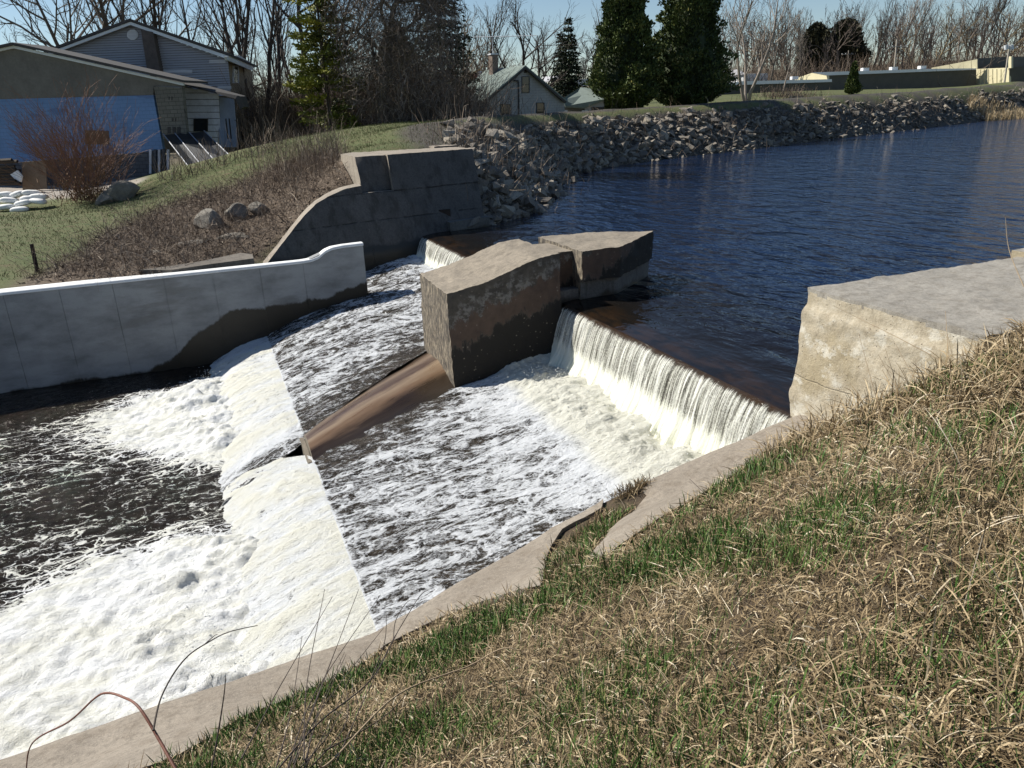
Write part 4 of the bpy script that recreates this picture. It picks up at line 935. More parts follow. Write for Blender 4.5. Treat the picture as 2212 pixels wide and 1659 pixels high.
for i in range(len(base)):
    V, F, me = protos[i % 14]; e = Matrix.Rotation(random.uniform(0, 6.28), 4, 'Z') @ Matrix.Rotation(random.gauss(.25, .35), 4, 'X') @ Matrix.Rotation(random.gauss(0, .35), 4, 'Y')
    sc = float(size[i]); loc = base[i] + [0, 0, sc*.10]
    if i in pick:
        o = bpy.data.objects.new('rock', me); COL.objects.link(o); o.matrix_basis = Matrix.Translation(loc) @ e @ Matrix.Diagonal((sc, sc, sc, 1))
        zx = next(w for lim, w in ((1040, 'touching the far abutment'), (1215, 'just right of the far abutment'), (1400, 'below the low garage and left arborvitae'), (1570, 'below the right arborvitae'), (1760, 'below the big pale bare tree'), (1960, 'below the middle of the factory'), (9e9, 'near the reeds')) if xx[i] < lim)
        zk = 'at the waterline' if kk_[i] < .27 else ('halfway up the bank' if kk_[i] < .55 else 'high on the bank')
        tag(o, 'angular grey riprap rock '+zk+' '+zx, 'rock', 'riprap rocks '+zk+' '+zx)
    else:
        sm.add(V*sc @ np.array(e.to_3x3()).T + loc, F, random.random())
tag(sm.build('riprap', M_rock2, attr='var'), 'many small angular grey rocks covering the bank across the pond', 'rocks', None, 'stuff')

def boulder(name, px, py, d, size, rot, col, label, seed, flat=.7):
    r = np.random.default_rng(seed); bm = bmesh.new(); bmesh.ops.create_icosphere(bm, subdivisions=3, radius=.5); V = np.array([v.co[:] for v in bm.verts]); F = np.array([[v.index for v in f.verts] for f in bm.faces]); bm.free()
    for _ in range(9):                                             # facet it with random cuts
        nrm = r.normal(0, 1, 3); nrm /= np.linalg.norm(nrm); h = r.uniform(.28, .42); dd = V @ nrm; V = V - np.outer(np.maximum(dd-h, 0), nrm)
    V = V*(1 + .10*fbm(V*3+seed, 3, seed)[:, None]); V = V*np.array(size); V[:, 2] *= 1
    cr, sr = math.cos(rot), math.sin(rot); V = V @ np.array([[cr, sr, 0], [-sr, cr, 0], [0, 0, 1]])
    p = aty(px, py, d); p[2] = max(p[2], 0)
    o = mk(name, V, F, simple('boulder_stone', col, .9, .35, 2.5, .6, .05), None, False); o.location = p; return tag(o, label, 'boulder')
boulder('boulder', 1140, 362, 46., (3.4, 1.8, 1.25), -.5, (.20, .20, .19), 'largest pale grey boulder slumping toward the water right of the far abutment', 3)
for i, (x, y, d, sz, rt, lab) in enumerate([
    (268, 418, 36.5, (1.5, 1.0, 1.15), .3, 'big grey boulder standing at the right foot of the red shrub'),
    (232, 432, 36.3, (1.2, .9, .9), .8, 'smaller grey boulder left of the big one below the red shrub'),
    (452, 482, 27.6, (.95, .8, .95), .1, 'rounded upright boulder in the middle of the brambles'),
    (512, 462, 28.4, (.8, .7, .7), .5, 'grey boulder high in the brambles near the abutment slope'),
    (558, 452, 28.6, (.7, .6, .8), 1.2, 'brown boulder among brambles beside the sloping abutment wing'),
    (425, 545, 25.3, (1.5, .7, .6), .35, 'flat tan boulder low in the brambles just above the pale wall'),
    (520, 525, 26., (1.7, .9, .65), .3, 'wide cracked slab boulder left of the foot of the abutment wing'),
    (335, 575, 24., (.7, .6, .5), .9, 'small dark boulder at the left end of the brambles')]):
    boulder('boulder', x, y, d, tuple(q*(1.0 if i < 2 else 1.12) for q in sz), rt, (.19, .17, .14), lab, 20+i)
# broken old wall footing behind the pale wall
R = thing('broken_footing', aty(470, 578, 23.4), 'broken strip of old grey concrete footing lying behind the pale wall', 'concrete')
fp = [(300, 583), (370, 574), (440, 563), (520, 546), (545, 549), (548, 558), (450, 571), (370, 583)]
Vt = np.array([atz(x, y, .26) for x, y in fp]); part('slab', prism(Vt, (0, 0, -.4)), concrete('old_footing', (.19, .165, .135), (.11, .095, .078)), R)

# ================================================================== brambles, shrub, post, sandbags
M_twig = blades_mat('bramble_twigs', [(0., (.05, .035, .027)), (.4, (.14, .105, .078)), (.75, (.27, .21, .155)), (1., (.44, .37, .29))], .85)
def in_poly_ground(n, poly, ymin, ymax, smin=-14, smax=10, tmin=22.4, tmax=36):
    out = []
    while sum(map(len, out)) < n:
        s = rng.uniform(smin, smax, 40000); t = rng.uniform(tmin, tmax, 40000); P = s[:, None]*VS + t[:, None]*VT; P[:, 2] = gfar(P[:, 0], P[:, 1])
        x, y = pix(P); ok = (inpoly(x, y, poly) > 0) & (P[:, 1] > ymin) & (P[:, 1] < ymax) & ~((s > 3.4) & (t < np.where(s < 4.9, 27.0, 29.6))); out.append(P[ok])
    return np.concatenate(out)[:n]
def canes(P, L, w, pitch, arch, k=5):
    n = len(P); az = rng.uniform(0, 6.283, n); h = np.stack([np.cos(az), np.sin(az), 0*az], 1); u = np.linspace(0, 1, k); pit = pitch[:, None]-arch[:, None]*u[None]; st_ = L[:, None]/(k-1)
    dx = np.cumsum(np.concatenate([np.zeros((n, 1)), np.cos(pit[:, :-1])*st_], 1), 1); dz = np.cumsum(np.concatenate([np.zeros((n, 1)), np.sin(pit[:, :-1])*st_], 1), 1)
    C = P[:, None] + h[:, None]*dx[..., None] + np.array([0, 0, 1.])*dz[..., None] + rng.normal(0, .03, (n, k, 3))*L[:, None, None]
    W_ = rng.normal(0, 1, (n, 3)); W_ /= np.linalg.norm(W_, axis=1, keepdims=True); return C, ribbons(C, W_, w, prof=np.linspace(1, .4, k))
n = 6800; P = in_poly_ground(n, BR+[(560, 572)], 20, 37)
C, (V, F) = canes(P, rng.uniform(.3, 1.25, n), rng.uniform(.010, .022, n), rng.normal(.95, .4, n), rng.uniform(.0, 1.9, n))
tag(mk('brambles', V, F, M_twig, None, False, {'var': np.repeat(np.clip(rng.normal(.42, .26, n), 0, 1), 10)}), 'tangled leafless grey-brown brambles on the slope left of the far abutment', 'brambles', None, 'stuff')
n = 3600; P = in_poly_ground(n, BR, 20, 37); C, (V, F) = canes(P, rng.uniform(.05, .14, n), rng.uniform(.05, .1, n), rng.normal(.3, .5, n), rng.uniform(0, .5, n), 3)
tag(mk('leaf_litter', V, F, M_twig, None, False, {'var': np.repeat(np.clip(rng.normal(.5, .28, n), 0, 1), 6)}), 'brown dead leaves scattered below the brambles', 'leaves', None, 'stuff')
LV = [(540, 300), (600, 300), (700, 300), (740, 335), (690, 385), (600, 430), (520, 380)]
n = 700; P = in_poly_ground(n, LV, 24, 37); C, (V, F) = canes(P, rng.uniform(.7, 1.9, n), rng.uniform(.012, .022, n), rng.normal(1.35, .25, n), rng.uniform(-.1, .5, n), 6)
tag(mk('tall_weeds', V, F, M_twig, None, False, {'var': np.repeat(np.clip(rng.normal(.5, .25, n), 0, 1), 12)}), 'tall thin bare weed stems in front of the lawn, left of the abutment step', 'weeds', None, 'stuff')
YD = [(340, 385), (400, 372), (480, 350), (560, 325), (620, 305), (620, 320), (520, 350), (420, 385), (350, 400)]
n = 350; P = in_poly_ground(n, YD, 30, 48, -12, 14, 30, 60); C, (V, F) = canes(P, rng.uniform(.6, 1.7, n), rng.uniform(.02, .03, n), rng.normal(1.3, .3, n), rng.uniform(-.1, .6, n), 5)
tag(mk('dry_weeds', V, F, M_twig, None, False, {'var': np.repeat(np.clip(rng.normal(.45, .25, n), 0, 1), 10)}), 'sparse dry weeds along the lawn edge below the houses', 'weeds', None, 'stuff')
# weeds between the riprap stones
n = 2600; u = rng.random(n)**1.4; k = np.clip(rng.normal(.45, .22, n), .05, .95); P = bezi(WLp, u)*(1-k[:, None]) + bezi(CRp, u)*k[:, None]; P[:, :2] += rng.normal(0, .8, (n, 2)); P[:, 2] = gfar(P[:, 0], P[:, 1])
C, (V, F) = canes(P, rng.uniform(.4, 1.3, n), rng.uniform(.025, .04, n), rng.normal(1.2, .35, n), rng.uniform(-.1, .9, n), 4)
tag(mk('riprap_weeds', V, F, M_twig, None, False, {'var': np.repeat(np.clip(rng.normal(.5, .2, n), 0, 1), 8)}), 'dry brown weeds growing between the riprap rocks', 'weeds', None, 'stuff')
# short lawn blades on the far side, so the crest has a soft edge
def lawn_blades(name, poly, n, ymin, ymax, w, L, lab, smin=-20, smax=16, tmin=24, tmax=60):
    P = in_poly_ground(n, poly, ymin, ymax, smin, smax, tmin, tmax); C, (V, F) = canes(P, rng.uniform(L*.5, L*1.2, n), rng.uniform(w*.7, w*1.3, n), rng.normal(1.2, .3, n), rng.uniform(0, .8, n), 3)
    tag(mk(name, V, F, M_lawn, None, False, {'var': np.repeat(np.clip(rng.normal(.5, .27, n), 0, 1), 6)}), lab, 'grass', None, 'stuff')
M_lawn = blades_mat('lawn_blades', [(0., (.15, .11, .055)), (.35, (.10, .098, .038)), (.7, (.068, .10, .025)), (1., (.09, .13, .032))], .7)
lawn_blades('lawn_grass', [(340, 380), (560, 318), (740, 262), (960, 244), (1000, 290), (960, 320), (760, 330), (600, 345), (520, 395), (330, 455), (230, 500), (150, 560), (0, 640), (0, 450), (200, 440)], 26000, 20, 54, .02, .09, 'short green and tan lawn grass on the far bank')

root = thing('red_shrub', aty(190, 425, 37.), 'large leafless red-brown shrub in front of the blue wall', 'shrub')
st_ = []; r0 = []; r1 = []
def sprout(p, d, L, r, lev):
    q = p
    for i in range(4):
        e = d + np.array([random.gauss(0, .10), random.gauss(0, .10), random.gauss(.02, .05)]); e /= np.linalg.norm(e); nq = q + e*L/4; st_.append((q, nq)); r0.append(r*(1-.18*i)); r1.append(r*(1-.18*(i+1))); d = e
        if lev < 2 and i > 0:
            for _ in range(2 if lev == 0 else 1): dd = e + np.array([random.gauss(0, .38), random.gauss(0, .3), random.gauss(.1, .2)]); sprout(nq, dd/np.linalg.norm(dd), L*.42, r*.55, lev+1)
        q = nq
b0 = aty(190, 428, 37.)
for i in range(120):
    a = random.uniform(-1, 1); d = np.array([a*.95, random.gauss(0, .4), random.uniform(.75, 1.2)]); d /= np.linalg.norm(d)
    sprout(b0 + [random.gauss(0, .55), random.gauss(0, .35), -.1], d, random.uniform(1.8, 4.0)*(1-.15*abs(a)), .014, 0)
P0 = np.array([a for a, b in st_]); P1 = np.array([b for a, b in st_]); V, F = tubes(P0, P1, np.maximum(r0, .006), np.maximum(r1, .005), 3)
part('stems', (V, F), simple('red_twigs', (.20, .105, .065), .8, .35, 3., 0), root)['kind'] = 'stuff'
P = b0 + rng.normal(0, 1, (900, 3))*np.array([.8, .5, .35]) + [0, 0, .3]; C, VF = canes(P, rng.uniform(.1, .3, 900), rng.uniform(.03, .05, 900), rng.normal(.9, .5, 900), rng.uniform(0, 1, 900), 3)
part('dead_leaves', VF, simple('orange_leaves', (.20, .11, .05), .8, .4, 5., 0), root)['kind'] = 'stuff'

R = thing('steel_post', aty(80, 590, 21.6), 'short dark steel post standing in the grass behind the pale wall', 'post')
p0, p1 = aty(82, 592, 21.6), aty(68, 527, 21.7); ax = p1-p0
M_post = simple('rusted_steel', (.05, .034, .026), .8, .4, 20.)
for nm, off, sz in (('flange', (0, 0, 0), (.11, .016)), ('web', (0, -.035, 0), (.016, .07))):
    q = np.array([[-sz[0]/2, -sz[1]/2, 0], [sz[0]/2, -sz[1]/2, 0], [sz[0]/2, sz[1]/2, 0], [-sz[0]/2, sz[1]/2, 0]]) + np.array(off) + p0 - [0, 0, .1]
    part(nm, prism(q, ax + [0, 0, .1]), M_post, R)

def bag(px, py, d, L, rz, tilt, lab, seed):
    bm = bmesh.new(); bmesh.ops.create_uvsphere(bm, u_segments=20, v_segments=10, radius=1); V = np.array([v.co[:] for v in bm.verts]); F3 = [[v.index for v in f.verts] for f in bm.faces]; bm.free()
    V = np.sign(V)*np.abs(V)**np.array([.62, .62, .8]); V *= np.array([L/2, L*.30, L*.155]); V[:, 2] -= .05*L*(np.abs(V[:, 0])/(L/2))**3; V *= 1 + .07*fbm(V*6+seed*3.1, 3, seed)[:, None]
    F = [np.array([f for f in F3 if len(f) == k]) for k in (3, 4)]
    o = mk('sandbag', V, F, M_bag, None, True); o.location = aty(px, py, d); o.rotation_euler = (0, tilt, rz); return tag(o, lab, 'sandbag', 'white sandbags by the drive')
M_bag = simple('white_bag_cloth', (.74, .74, .72), .7, .10, 9., .4, .02)
bd = gz(*aty(40, 445, 36.)[:2])
for i, (x, y, lab, rz) in enumerate([(10, 447, 'white sandbag at the bottom left, cut by the frame edge', .1), (42, 452, 'white sandbag lowest at the front of the pile', -.1), (20, 432, 'white sandbag in the middle of the pile left side', .3), (50, 438, 'white sandbag in the middle of the pile', .0), (8, 420, 'white sandbag on top at the left frame edge', .2), (36, 420, 'white sandbag on top of the pile', -.2), (64, 428, 'white sandbag on the right shoulder of the pile', .25), (82, 434, 'white sandbag at the right end of the pile', -.25), (68, 416, 'white sandbag leaning highest beside the drive', .5), (84, 424, 'small white sandbag behind the right end of the pile', .1)]):
    bag(x, y, 36.+.25*(452-y)/10, .82, rz, random.gauss(0, .12), lab, i+1)

# ================================================================== buildings
class Wall:
    def __init__(s, a, b):
        s.a = np.array([a[0], a[1]], float); d = np.array([b[0]-a[0], b[1]-a[1]], float); s.d = d/np.linalg.norm(d); s.n = np.array([s.d[1], -s.d[0]])
        if s.n @ (-s.a) < 0: s.n = -s.n
    def pt(s, x, y, off=0.):
        d = ray(x, y); den = d[:2] @ s.n; t = ((s.a + s.n*off) @ s.n)/den; return _O + d*t
    def N(s): return np.array([s.n[0], s.n[1], 0])
def wpx(px, py, d): return aty(px, py, d)[:2]
def slabp(name, poly, W, thick, mat, root, off=0., sub=None, label=None):
    """polygon given by picture points lying on a wall plane, extruded back"""
    pts = np.array([W.pt(x, y, off) for x, y in poly]); return part(name, prism(pts, -W.N()*thick), mat, root, sub=sub, label=label)
def rect(x0, y0, x1, y1): return [(x0, y0), (x1, y0), (x1, y1), (x0, y1)]
def window(name, W, x0, y0, x1, y1, root, off=.0, fr=None, glass=None, bars=True, w=1.6):
    f = slabp(name, rect(x0, y0, x1, y1), W, .05, glass or M_glass, root, off+.02)
    for nm, r in (('frame', (x0-w, y0-w, x1+w, y0)), ('frame', (x0-w, y1, x1+w, y1+w)), ('frame', (x0-w, y0, x0, y1)), ('frame', (x1, y0, x1+w, y1))): slabp(nm, rect(*r), W, .09, fr or M_trim, root, off+.05, sub=f)
    if bars: slabp('meeting_rail', rect(x0, (y0+y1)/2-.5, x1, (y0+y1)/2+.5), W, .06, fr or M_trim, root, off+.035, sub=f)
    return f
M_glass = simple('window_glass', (.015, .017, .02), .08, .2, 2., 0); M_trim = simple('white_trim', (.62, .64, .66), .6, .08, 3., 0)
M_darktrim = simple('dark_trim', (.035, .032, .03), .7, .2, 3., 0)
def blocks(name, c1, c2, bw=.4, bh=.2, joint=.35, patch=None):
    m = NT(name); g = m.co.outputs['Object']; x, y, z = m.sep(g); cv = m.N.new('ShaderNodeCombineXYZ'); m.L.new(x, cv.inputs[0]); m.L.new(z, cv.inputs[1])
    b = m.N.new('ShaderNodeTexBrick'); m.L.new(cv.outputs[0], b.inputs['Vector']); b.inputs['Scale'].default_value = 1; b.inputs['Brick Width'].default_value = bw; b.inputs['Row Height'].default_value = bh; b.inputs['Mortar Size'].default_value = .012
    b.inputs['Color1'].default_value = (*c1, 1); b.inputs['Color2'].default_value = (*c2, 1); b.inputs['Mortar'].default_value = (*[v*joint for v in c2], 1)
    n = m.noise(g, .9, 5, .6); c = m.mix(m.mr(n, .3, .75, 0., .5), b.outputs[0], tuple(v*.6 for v in c2))
    if patch: c = m.mix(m.math('MULTIPLY', m.mr(m.noise(m.map((.5, .5, 1.5)), .9, 3, .5), .60, .66), .8), c, patch)
    m.set(Base_Color=c, Roughness=.85); m.bump(b.outputs['Fac'], .3, -.02); return m.m
M_blue = blocks('blue_painted_block', (.145, .26, .48), (.135, .245, .45), joint=.8, patch=(.09, .15, .29)); M_grayblk = blocks('grey_block', (.17, .165, .14), (.14, .135, .115)); M_found = blocks('foundation_block', (.09, .10, .12), (.06, .07, .09))
M_asph = simple('asphalt_shingle', (.055, .052, .05), .9, .3, 8.); M_upper = simple('grey_brown_stucco', (.135, .13, .115), .9, .2, 1.2)
M_siding = simple('grey_vinyl_siding', (.34, .34, .36), .55, .06, .5, 0); M_siding2 = simple('replacement_siding', (.46, .47, .50), .55, .05, .5, 0)
M_tan = simple('tan_siding', (.29, .235, .15), .7, .12, .6, 0); M_fascia = simple('white_fascia', (.60, .66, .70), .5, .06, 1., 0)
M_plank = simple('flaking_white_plank', (.50, .53, .60), .8, .22, 1.8, .2); M_wbl = simple('pale_blue_panel', (.20, .24, .34), .8, .15, 1., 0)

# --- blue workshop
WB = Wall(wpx(-160, 380, 46.), wpx(400, 350, 44.)); R = thing('blue_workshop', aty(100, 400, 45.), 'long low workshop with bright blue painted block wall behind the red shrub', 'workshop')
slabp('blue_wall', [(-160, 219), (331, 205.5), (352, 322), (290, 331), (-160, 366)], WB, .25, M_blue, R)
slabp('upper_wall', [(-160, 219), (-160, 141), (28, 102), (392, 183), (394, 188), (332, 186), (331, 205)], WB, .25, M_upper, R, -.01)
slabp('block_pier', [(332, 186.5), (393, 189), (404, 300), (352, 300)], WB, .3, M_grayblk, R, .04)
slabp('foundation', [(-160, 366.5), (290, 331.5), (352, 322.5), (362, 385), (-160, 440)], WB, .2, M_found, R, -.03)
for i in range(5): slabp('foundation_post', rect(322+i*9.5, 323, 327+i*9.5, 375), WB, .1, M_found if i % 2 else M_plank, R, .05)
fa = slabp('rake_board', [(28, 98), (396, 179.5), (396, 185), (28, 104)], WB, .14, M_fascia, R, .12); slabp('rake_board', [(28, 98), (28, 104), (-160, 146), (-160, 140)], WB, .14, M_fascia, R, .12)
back = -WB.N()*2.6
for q in ([(27, 96.5), (398, 178.5)], [(27, 96.5), (-165, 139)]):
    a, b = WB.pt(*q[0], .35), WB.pt(*q[1], .35); V, F = prism(np.array([a, b, b+back, a+back]), (0, 0, .12)); part('roof', (V, F), M_asph, R)
slabp('boarded_opening', [(183, 281), (234, 283), (236, 312), (184, 312)], WB, .05, simple('old_plywood', (.13, .085, .055), .9, .3, 3.), R, .04)
for x, y in ((365, 212), (371, 212), (373, 258), (379, 258)): slabp('wall_slot', rect(x-1, y-3.5, x+1, y+3.5), WB, .04, M_darktrim, R, .06)
for x in (365, 376, 386): slabp('vent_hole', rect(x-3.5, 274, x+3.5, 288), WB, .04, M_darktrim, R, .06)
# --- two-storey house behind it
WH = Wall(wpx(60, 200, 51.), wpx(500, 200, 50.)); R = thing('gabled_house', aty(300, 300, 50.5), 'two-storey grey-sided gabled house with round vent and brown chimney chase', 'house')
gl, gr_, gp = (103, 116), (492, 128), (281, 52)
def rake(y):  # picture x-range of the gable at height y
    xl = gl[0] + (gp[0]-gl[0])*np.clip((gl[1]-y)/(gl[1]-gp[1]), 0, 1); xr = gr_[0] - (gr_[0]-gp[0])*np.clip((gr_[1]-y)/(gr_[1]-gp[1]), 0, 1); return xl, xr
slabp('gable_sheathing', [(106, 240), (103, 117), (281, 54), (490, 130), (508, 330), (106, 330)], WH, .2, M_upper, R, -.06)
y = 53.5; kk = 0
while y < 215:
    y2 = min(y+5.35, 215); xa, xb = rake(y); xc, xd = rake(y2); lean = .098
    if y > 122: xb = 491+(y-128)*lean; 
    if y2 > 122: xd = 491+(y2-128)*lean
    sl = -.035
    poly = [(xa, y+sl*(xa-300)), (xb, y+sl*(xb-300)), (xd, y2+sl*(xd-300)-.8), (xc, y2+sl*(xc-300)-.8)]
    pts = np.array([WH.pt(*poly[0], .0), WH.pt(*poly[1], .0), WH.pt(*poly[2], .07), WH.pt(*poly[3], .07)])
    part('siding_board', prism(pts, -WH.N()*.03), M_siding, R); y = y2; kk += 1
for q in ((452, 129, 487, 136), (352, 151, 415, 157.5), (470, 186, 500, 192)): slabp('patched_siding', rect(*q), WH, .03, M_siding2, R, .06)
vp = [(286 + 12.3*math.cos(a), 75 + 11.7*math.sin(a)) for a in np.arange(8)*math.pi/4 + .39]; o = slabp('gable_vent', vp, WH, .06, M_trim, R, .10)
for j in range(6): slabp('louvre', rect(277, 66.5+j*3, 295, 68+j*3), WH, .03, M_siding2, R, .13, sub=o)
slabp('chimney_chase', [(304, 64), (330, 69), (349, 168), (320, 166)], WH, .5, simple('brown_brick_chase', (.085, .070, .062), .9, .25, 4.), R, .45)
for a, b, c_, d in (((98, 116), (281, 47), (281, 53.5), (103, 120)), ((281, 47), (494, 121), (494, 128.5), (281, 53.5))): slabp('rake_fascia', [a, b, c_, d], WH, .12, M_fascia, R, .42)
WSd = Wall(wpx(491, 200, 50.), wpx(545, 200, 61.5))
slabp('side_wall', [(491, 128), (543, 150), (563, 322), (508, 330)], WSd, .2, M_tan, R, -.02)
for j in range(26):
    y0 = 131+j*7.3; k = (y0-128)/195; slabp('side_board', [(492+17*k, y0), (542.5+20*k, y0+20-17*k), (542.7+20*k, y0+26.6-17*k), (492.5+17*k, y0+6.9)], WSd, .03, M_tan, R, .02)
window('side_window', WSd, 506, 143, 515, 178, R, .05); window('side_window', WSd, 541.5, 248, 549, 280, R, .05)
for q in ((531, 170, 534, 198), (524, 248, 528, 281)): slabp('shutter', rect(*q), WSd, .04, M_darktrim, R, .06)
slabp('eave_soffit', [(488, 122), (517, 119), (554, 143), (543, 152), (490, 129)], WSd, .1, M_fascia, R, .5)
rb = np.array([WSd.d[0], WSd.d[1], 0])*13.
for a, b in (((95, 115), (281, 45.5)), ((281, 45.5), (497, 120.5))):
    p, q = WH.pt(*a, .5), WH.pt(*b, .5); part('roof', prism(np.array([p, q, q+rb, p+rb]), (0, 0, .14)), M_asph, R)
# --- white lean-to between them
WL2 = Wall(wpx(390, 250, 46.6), wpx(476, 250, 46.2)); R = thing('plank_shed', aty(440, 330, 46.), 'flaking white plank lean-to with dark sagging roof between workshop and house', 'shed')
slabp('backing', [(394, 184), (471, 208), (477, 318), (405, 322)], WL2, .1, M_darktrim, R, -.05)
ys = [182, 187.5, 201, 214.8, 228.6, 242.5, 256.3, 270, 284, 297, 310]
for j, (a, b) in enumerate(zip(ys[:-1], ys[1:])):
    k = (a-182)/110; r0_ = max(a, 206) if j < 2 else a; x0 = 394+10*k; x1 = 471+5*k if j > 1 else np.interp(b, [182, 206], [400, 470])
    slabp('plank', [(x0, a+.5), (x1, (a+.5) if j > 1 else b-4), (x1+.6, b-.7), (x0+1, b-.7)], WL2, .03, M_plank, R, .012*(j % 2))
window('broken_window', WL2, 419, 257, 447, 283, R, .03, M_darktrim, M_glass, False, 1.2)
WL3 = Wall(wpx(470, 250, 46.2), wpx(512, 250, 47.6)); slabp('end_panel', [(470, 209), (506, 214), (514, 318), (477, 318)], WL3, .1, M_wbl, R)
for x in (489, 496, 514): slabp('panel_batten', [(x-1, 256), (x+.4, 256), (x+5, 300), (x+3.4, 300)], WL3, .04, M_darktrim, R, .05)
p = [WL2.pt(345, 159, .1), WL2.pt(514, 207, .5), WL3.pt(527, 232, .9)]
part('roof', prism(np.array([WL2.pt(338, 158, -1.), WL2.pt(516, 207, .6), WL2.pt(520, 216, .7), WL2.pt(392, 183, .5), WL2.pt(338, 166, -1)]), -WL2.N()*.8), M_asph, R)
part('eave', prism(np.array([WL2.pt(513, 206, .7), WL2.pt(519, 208, .7), WL2.pt(527, 231, .7), WL2.pt(519, 236, .7), WL2.pt(508, 214, .7)]), -WL2.N()*.6), M_asph, R)
part('light_roof_sheet', prism(np.array([WH.pt(200, 131, .6), WH.pt(215, 125, .6), WH.pt(322, 158, .6), WH.pt(322, 165, .6)]), -WH.N()*.4), simple('pale_roof_sheet', (.55, .60, .66), .6, .2, 2.), R)
# --- slanting glazed frames against the shed
R = thing('cold_frame', aty(430, 350, 42.), 'dark slanting glazed frames with thin pale rails leaning below the shed', 'cold frame')
q = np.array([aty(354, 291, 43.6), aty(442, 284, 44.4), aty(505, 345, 40.5), aty(420, 376, 40.)]); part('panel', prism(q, (0, .05, -.08)), simple('dark_frame_glass', (.02, .022, .026), .35, .3, 3.), R)
for k in (.0, .28, .62, 1.): a = q[0]*(1-k)+q[1]*k; b = q[3]*(1-k)+q[2]*k; part('rail', poly_tube([a+[0, -.05, .04], b+[0, -.05, .04]], .035, .035, 4), simple('rail_grey', (.16, .18, .22), .6, .2, 4., 0), R)
# --- junk at the left edge
R = thing('plywood_sheet', aty(75, 408, 43.5), 'upright brown plywood sheet leaning on the blue wall near the left edge', 'plywood')
slabp('sheet', [(47, 350), (98, 348), (101, 408), (49, 412)], Wall(wpx(40, 400, 43.5), wpx(110, 400, 43.2)), .06, simple('plywood', (.20, .145, .10), .85, .2, 2.), R)
R = thing('lumber_pile', aty(15, 400, 43.), 'dark pile of old timbers at the left edge under the blue wall', 'lumber')
for j in range(9): y0 = 346+j*6.2; a, b = aty(-60, y0+5+random.gauss(0, 1.5), 43.2), aty(22+random.uniform(0, 22), y0+random.gauss(0, 2), 42.8); part('timber', poly_tube([a, b], .09, .09, 4), simple('old_timber', (.055, .042, .032), .9, .4, 6.), R)
R = thing('white_sheet', aty(35, 385, 42.3), 'small crumpled white sheet lying on the timber pile', 'sheet'); part('cloth', prism(np.array([aty(22, 377, 42.2), aty(37, 368, 42.3), aty(47, 380, 42.3), aty(44, 393, 42.2), aty(30, 385, 42.1)]), (0, .12, -.02)), M_bag, R)

# --- small gabled house beyond the embankment
xl, xr = wpx(1053, 240, 64.), wpx(1222, 240, 68.); WG = Wall(xl, xr); R = thing('small_gabled_house', aty(1135, 255, 66.), 'small white-walled house with green-grey roof beyond the far lawn', 'house')
M_wh = blocks('white_block', (.36, .365, .36), (.32, .325, .325), .45, .2, .7); M_groof = simple('green_grey_shingle', (.155, .19, .17), .9, .15, 3.)
slabp('gable_wall', [(1056, 275), (1057, 213), (1135, 149), (1219, 216), (1221, 270)], WG, .2, M_wh, R)
rd = np.array([-WG.d[1], WG.d[0], 0]); rd *= 6.2 if rd[1] > 0 else -6.2
e0, r_, e1 = WG.pt(1048, 219, .3), WG.pt(1135.5, 144.5, .3), WG.pt(1224, 219.5, .3)
for a, b in ((e0, r_), (r_, e1)): part('roof', prism(np.array([a, b, b+rd, a+rd]), (0, 0, .12)), M_groof, R)
for a, b, c_, d in (((1048, 219), (1135.5, 144.5), (1135.5, 149.5), (1051, 222)), ((1135.5, 144.5), (1224, 219.5), (1221, 223), (1135.5, 149.5))): slabp('rake_board', [a, b, c_, d], WG, .1, M_darktrim, R, .32)
part('side_wall', prism(np.array([WG.pt(1057, 213, -.05), WG.pt(1057, 275, -.05), WG.pt(1057, 275, -.05)+rd, WG.pt(1057, 213, -.05)+rd]), WG.N()*0+np.array([WG.d[0], WG.d[1], 0])*.2), M_trim, R)
window('gable_window', WG, 1128.5, 166, 1143, 199, R, 0, M_darktrim, w=1.2); window('lower_window', WG, 1083, 226, 1102, 253, R, 0, M_darktrim, w=1.4); window('lower_window', WG, 1160.5, 223, 1175, 249, R, 0, M_darktrim, w=1.4)
slabp('gable_vent', rect(1133, 151.5, 1138, 157.5), WG, .06, M_darktrim, R, .04)
part('conduit', poly_tube(smoothline([WG.pt(1110, 174, .08), WG.pt(1117, 175, .08), WG.pt(1120, 181, .08), WG.pt(1121, 250, .08)]), .05, .05, 5), M_darktrim, R, True)
cb = r_ + rd*.62; ch = box(cb + np.array([-.55, 0, .35]), (.55, .6, 1.7), math.atan2(rd[0], rd[1])*-1); part('chimney', ch, simple('chimney_brick', (.20, .15, .12), .9, .25, 6.), R)
part('chimney_cap', box(cb + np.array([-.55, 0, 1.22]), (.68, .72, .1), .4), M_trim, R)
R = thing('roof_antenna', cb + np.array([-.55, 0, 1.0]), 'thin wide television antenna above the chimney of the small gabled house', 'antenna')
at_ = cb + np.array([-.55, 0, 2.55]); part('mast', poly_tube([cb + np.array([-.55, 0, 1.0]), at_], .03, .025, 5), M_trim, R); part('boom', poly_tube([at_ - [3.2, 0, -.05], at_ + [3.4, 0, -.05]], .03, .03, 4), M_trim, R)
for j in range(9): c_ = at_ + np.array([-3.0+j*.78, 0, .04-.0*j]); part('element', poly_tube([c_ - [0, .8-.05*j, 0], c_ + [0, .8-.05*j, 0.05]], .018, .018, 4), M_trim, R)
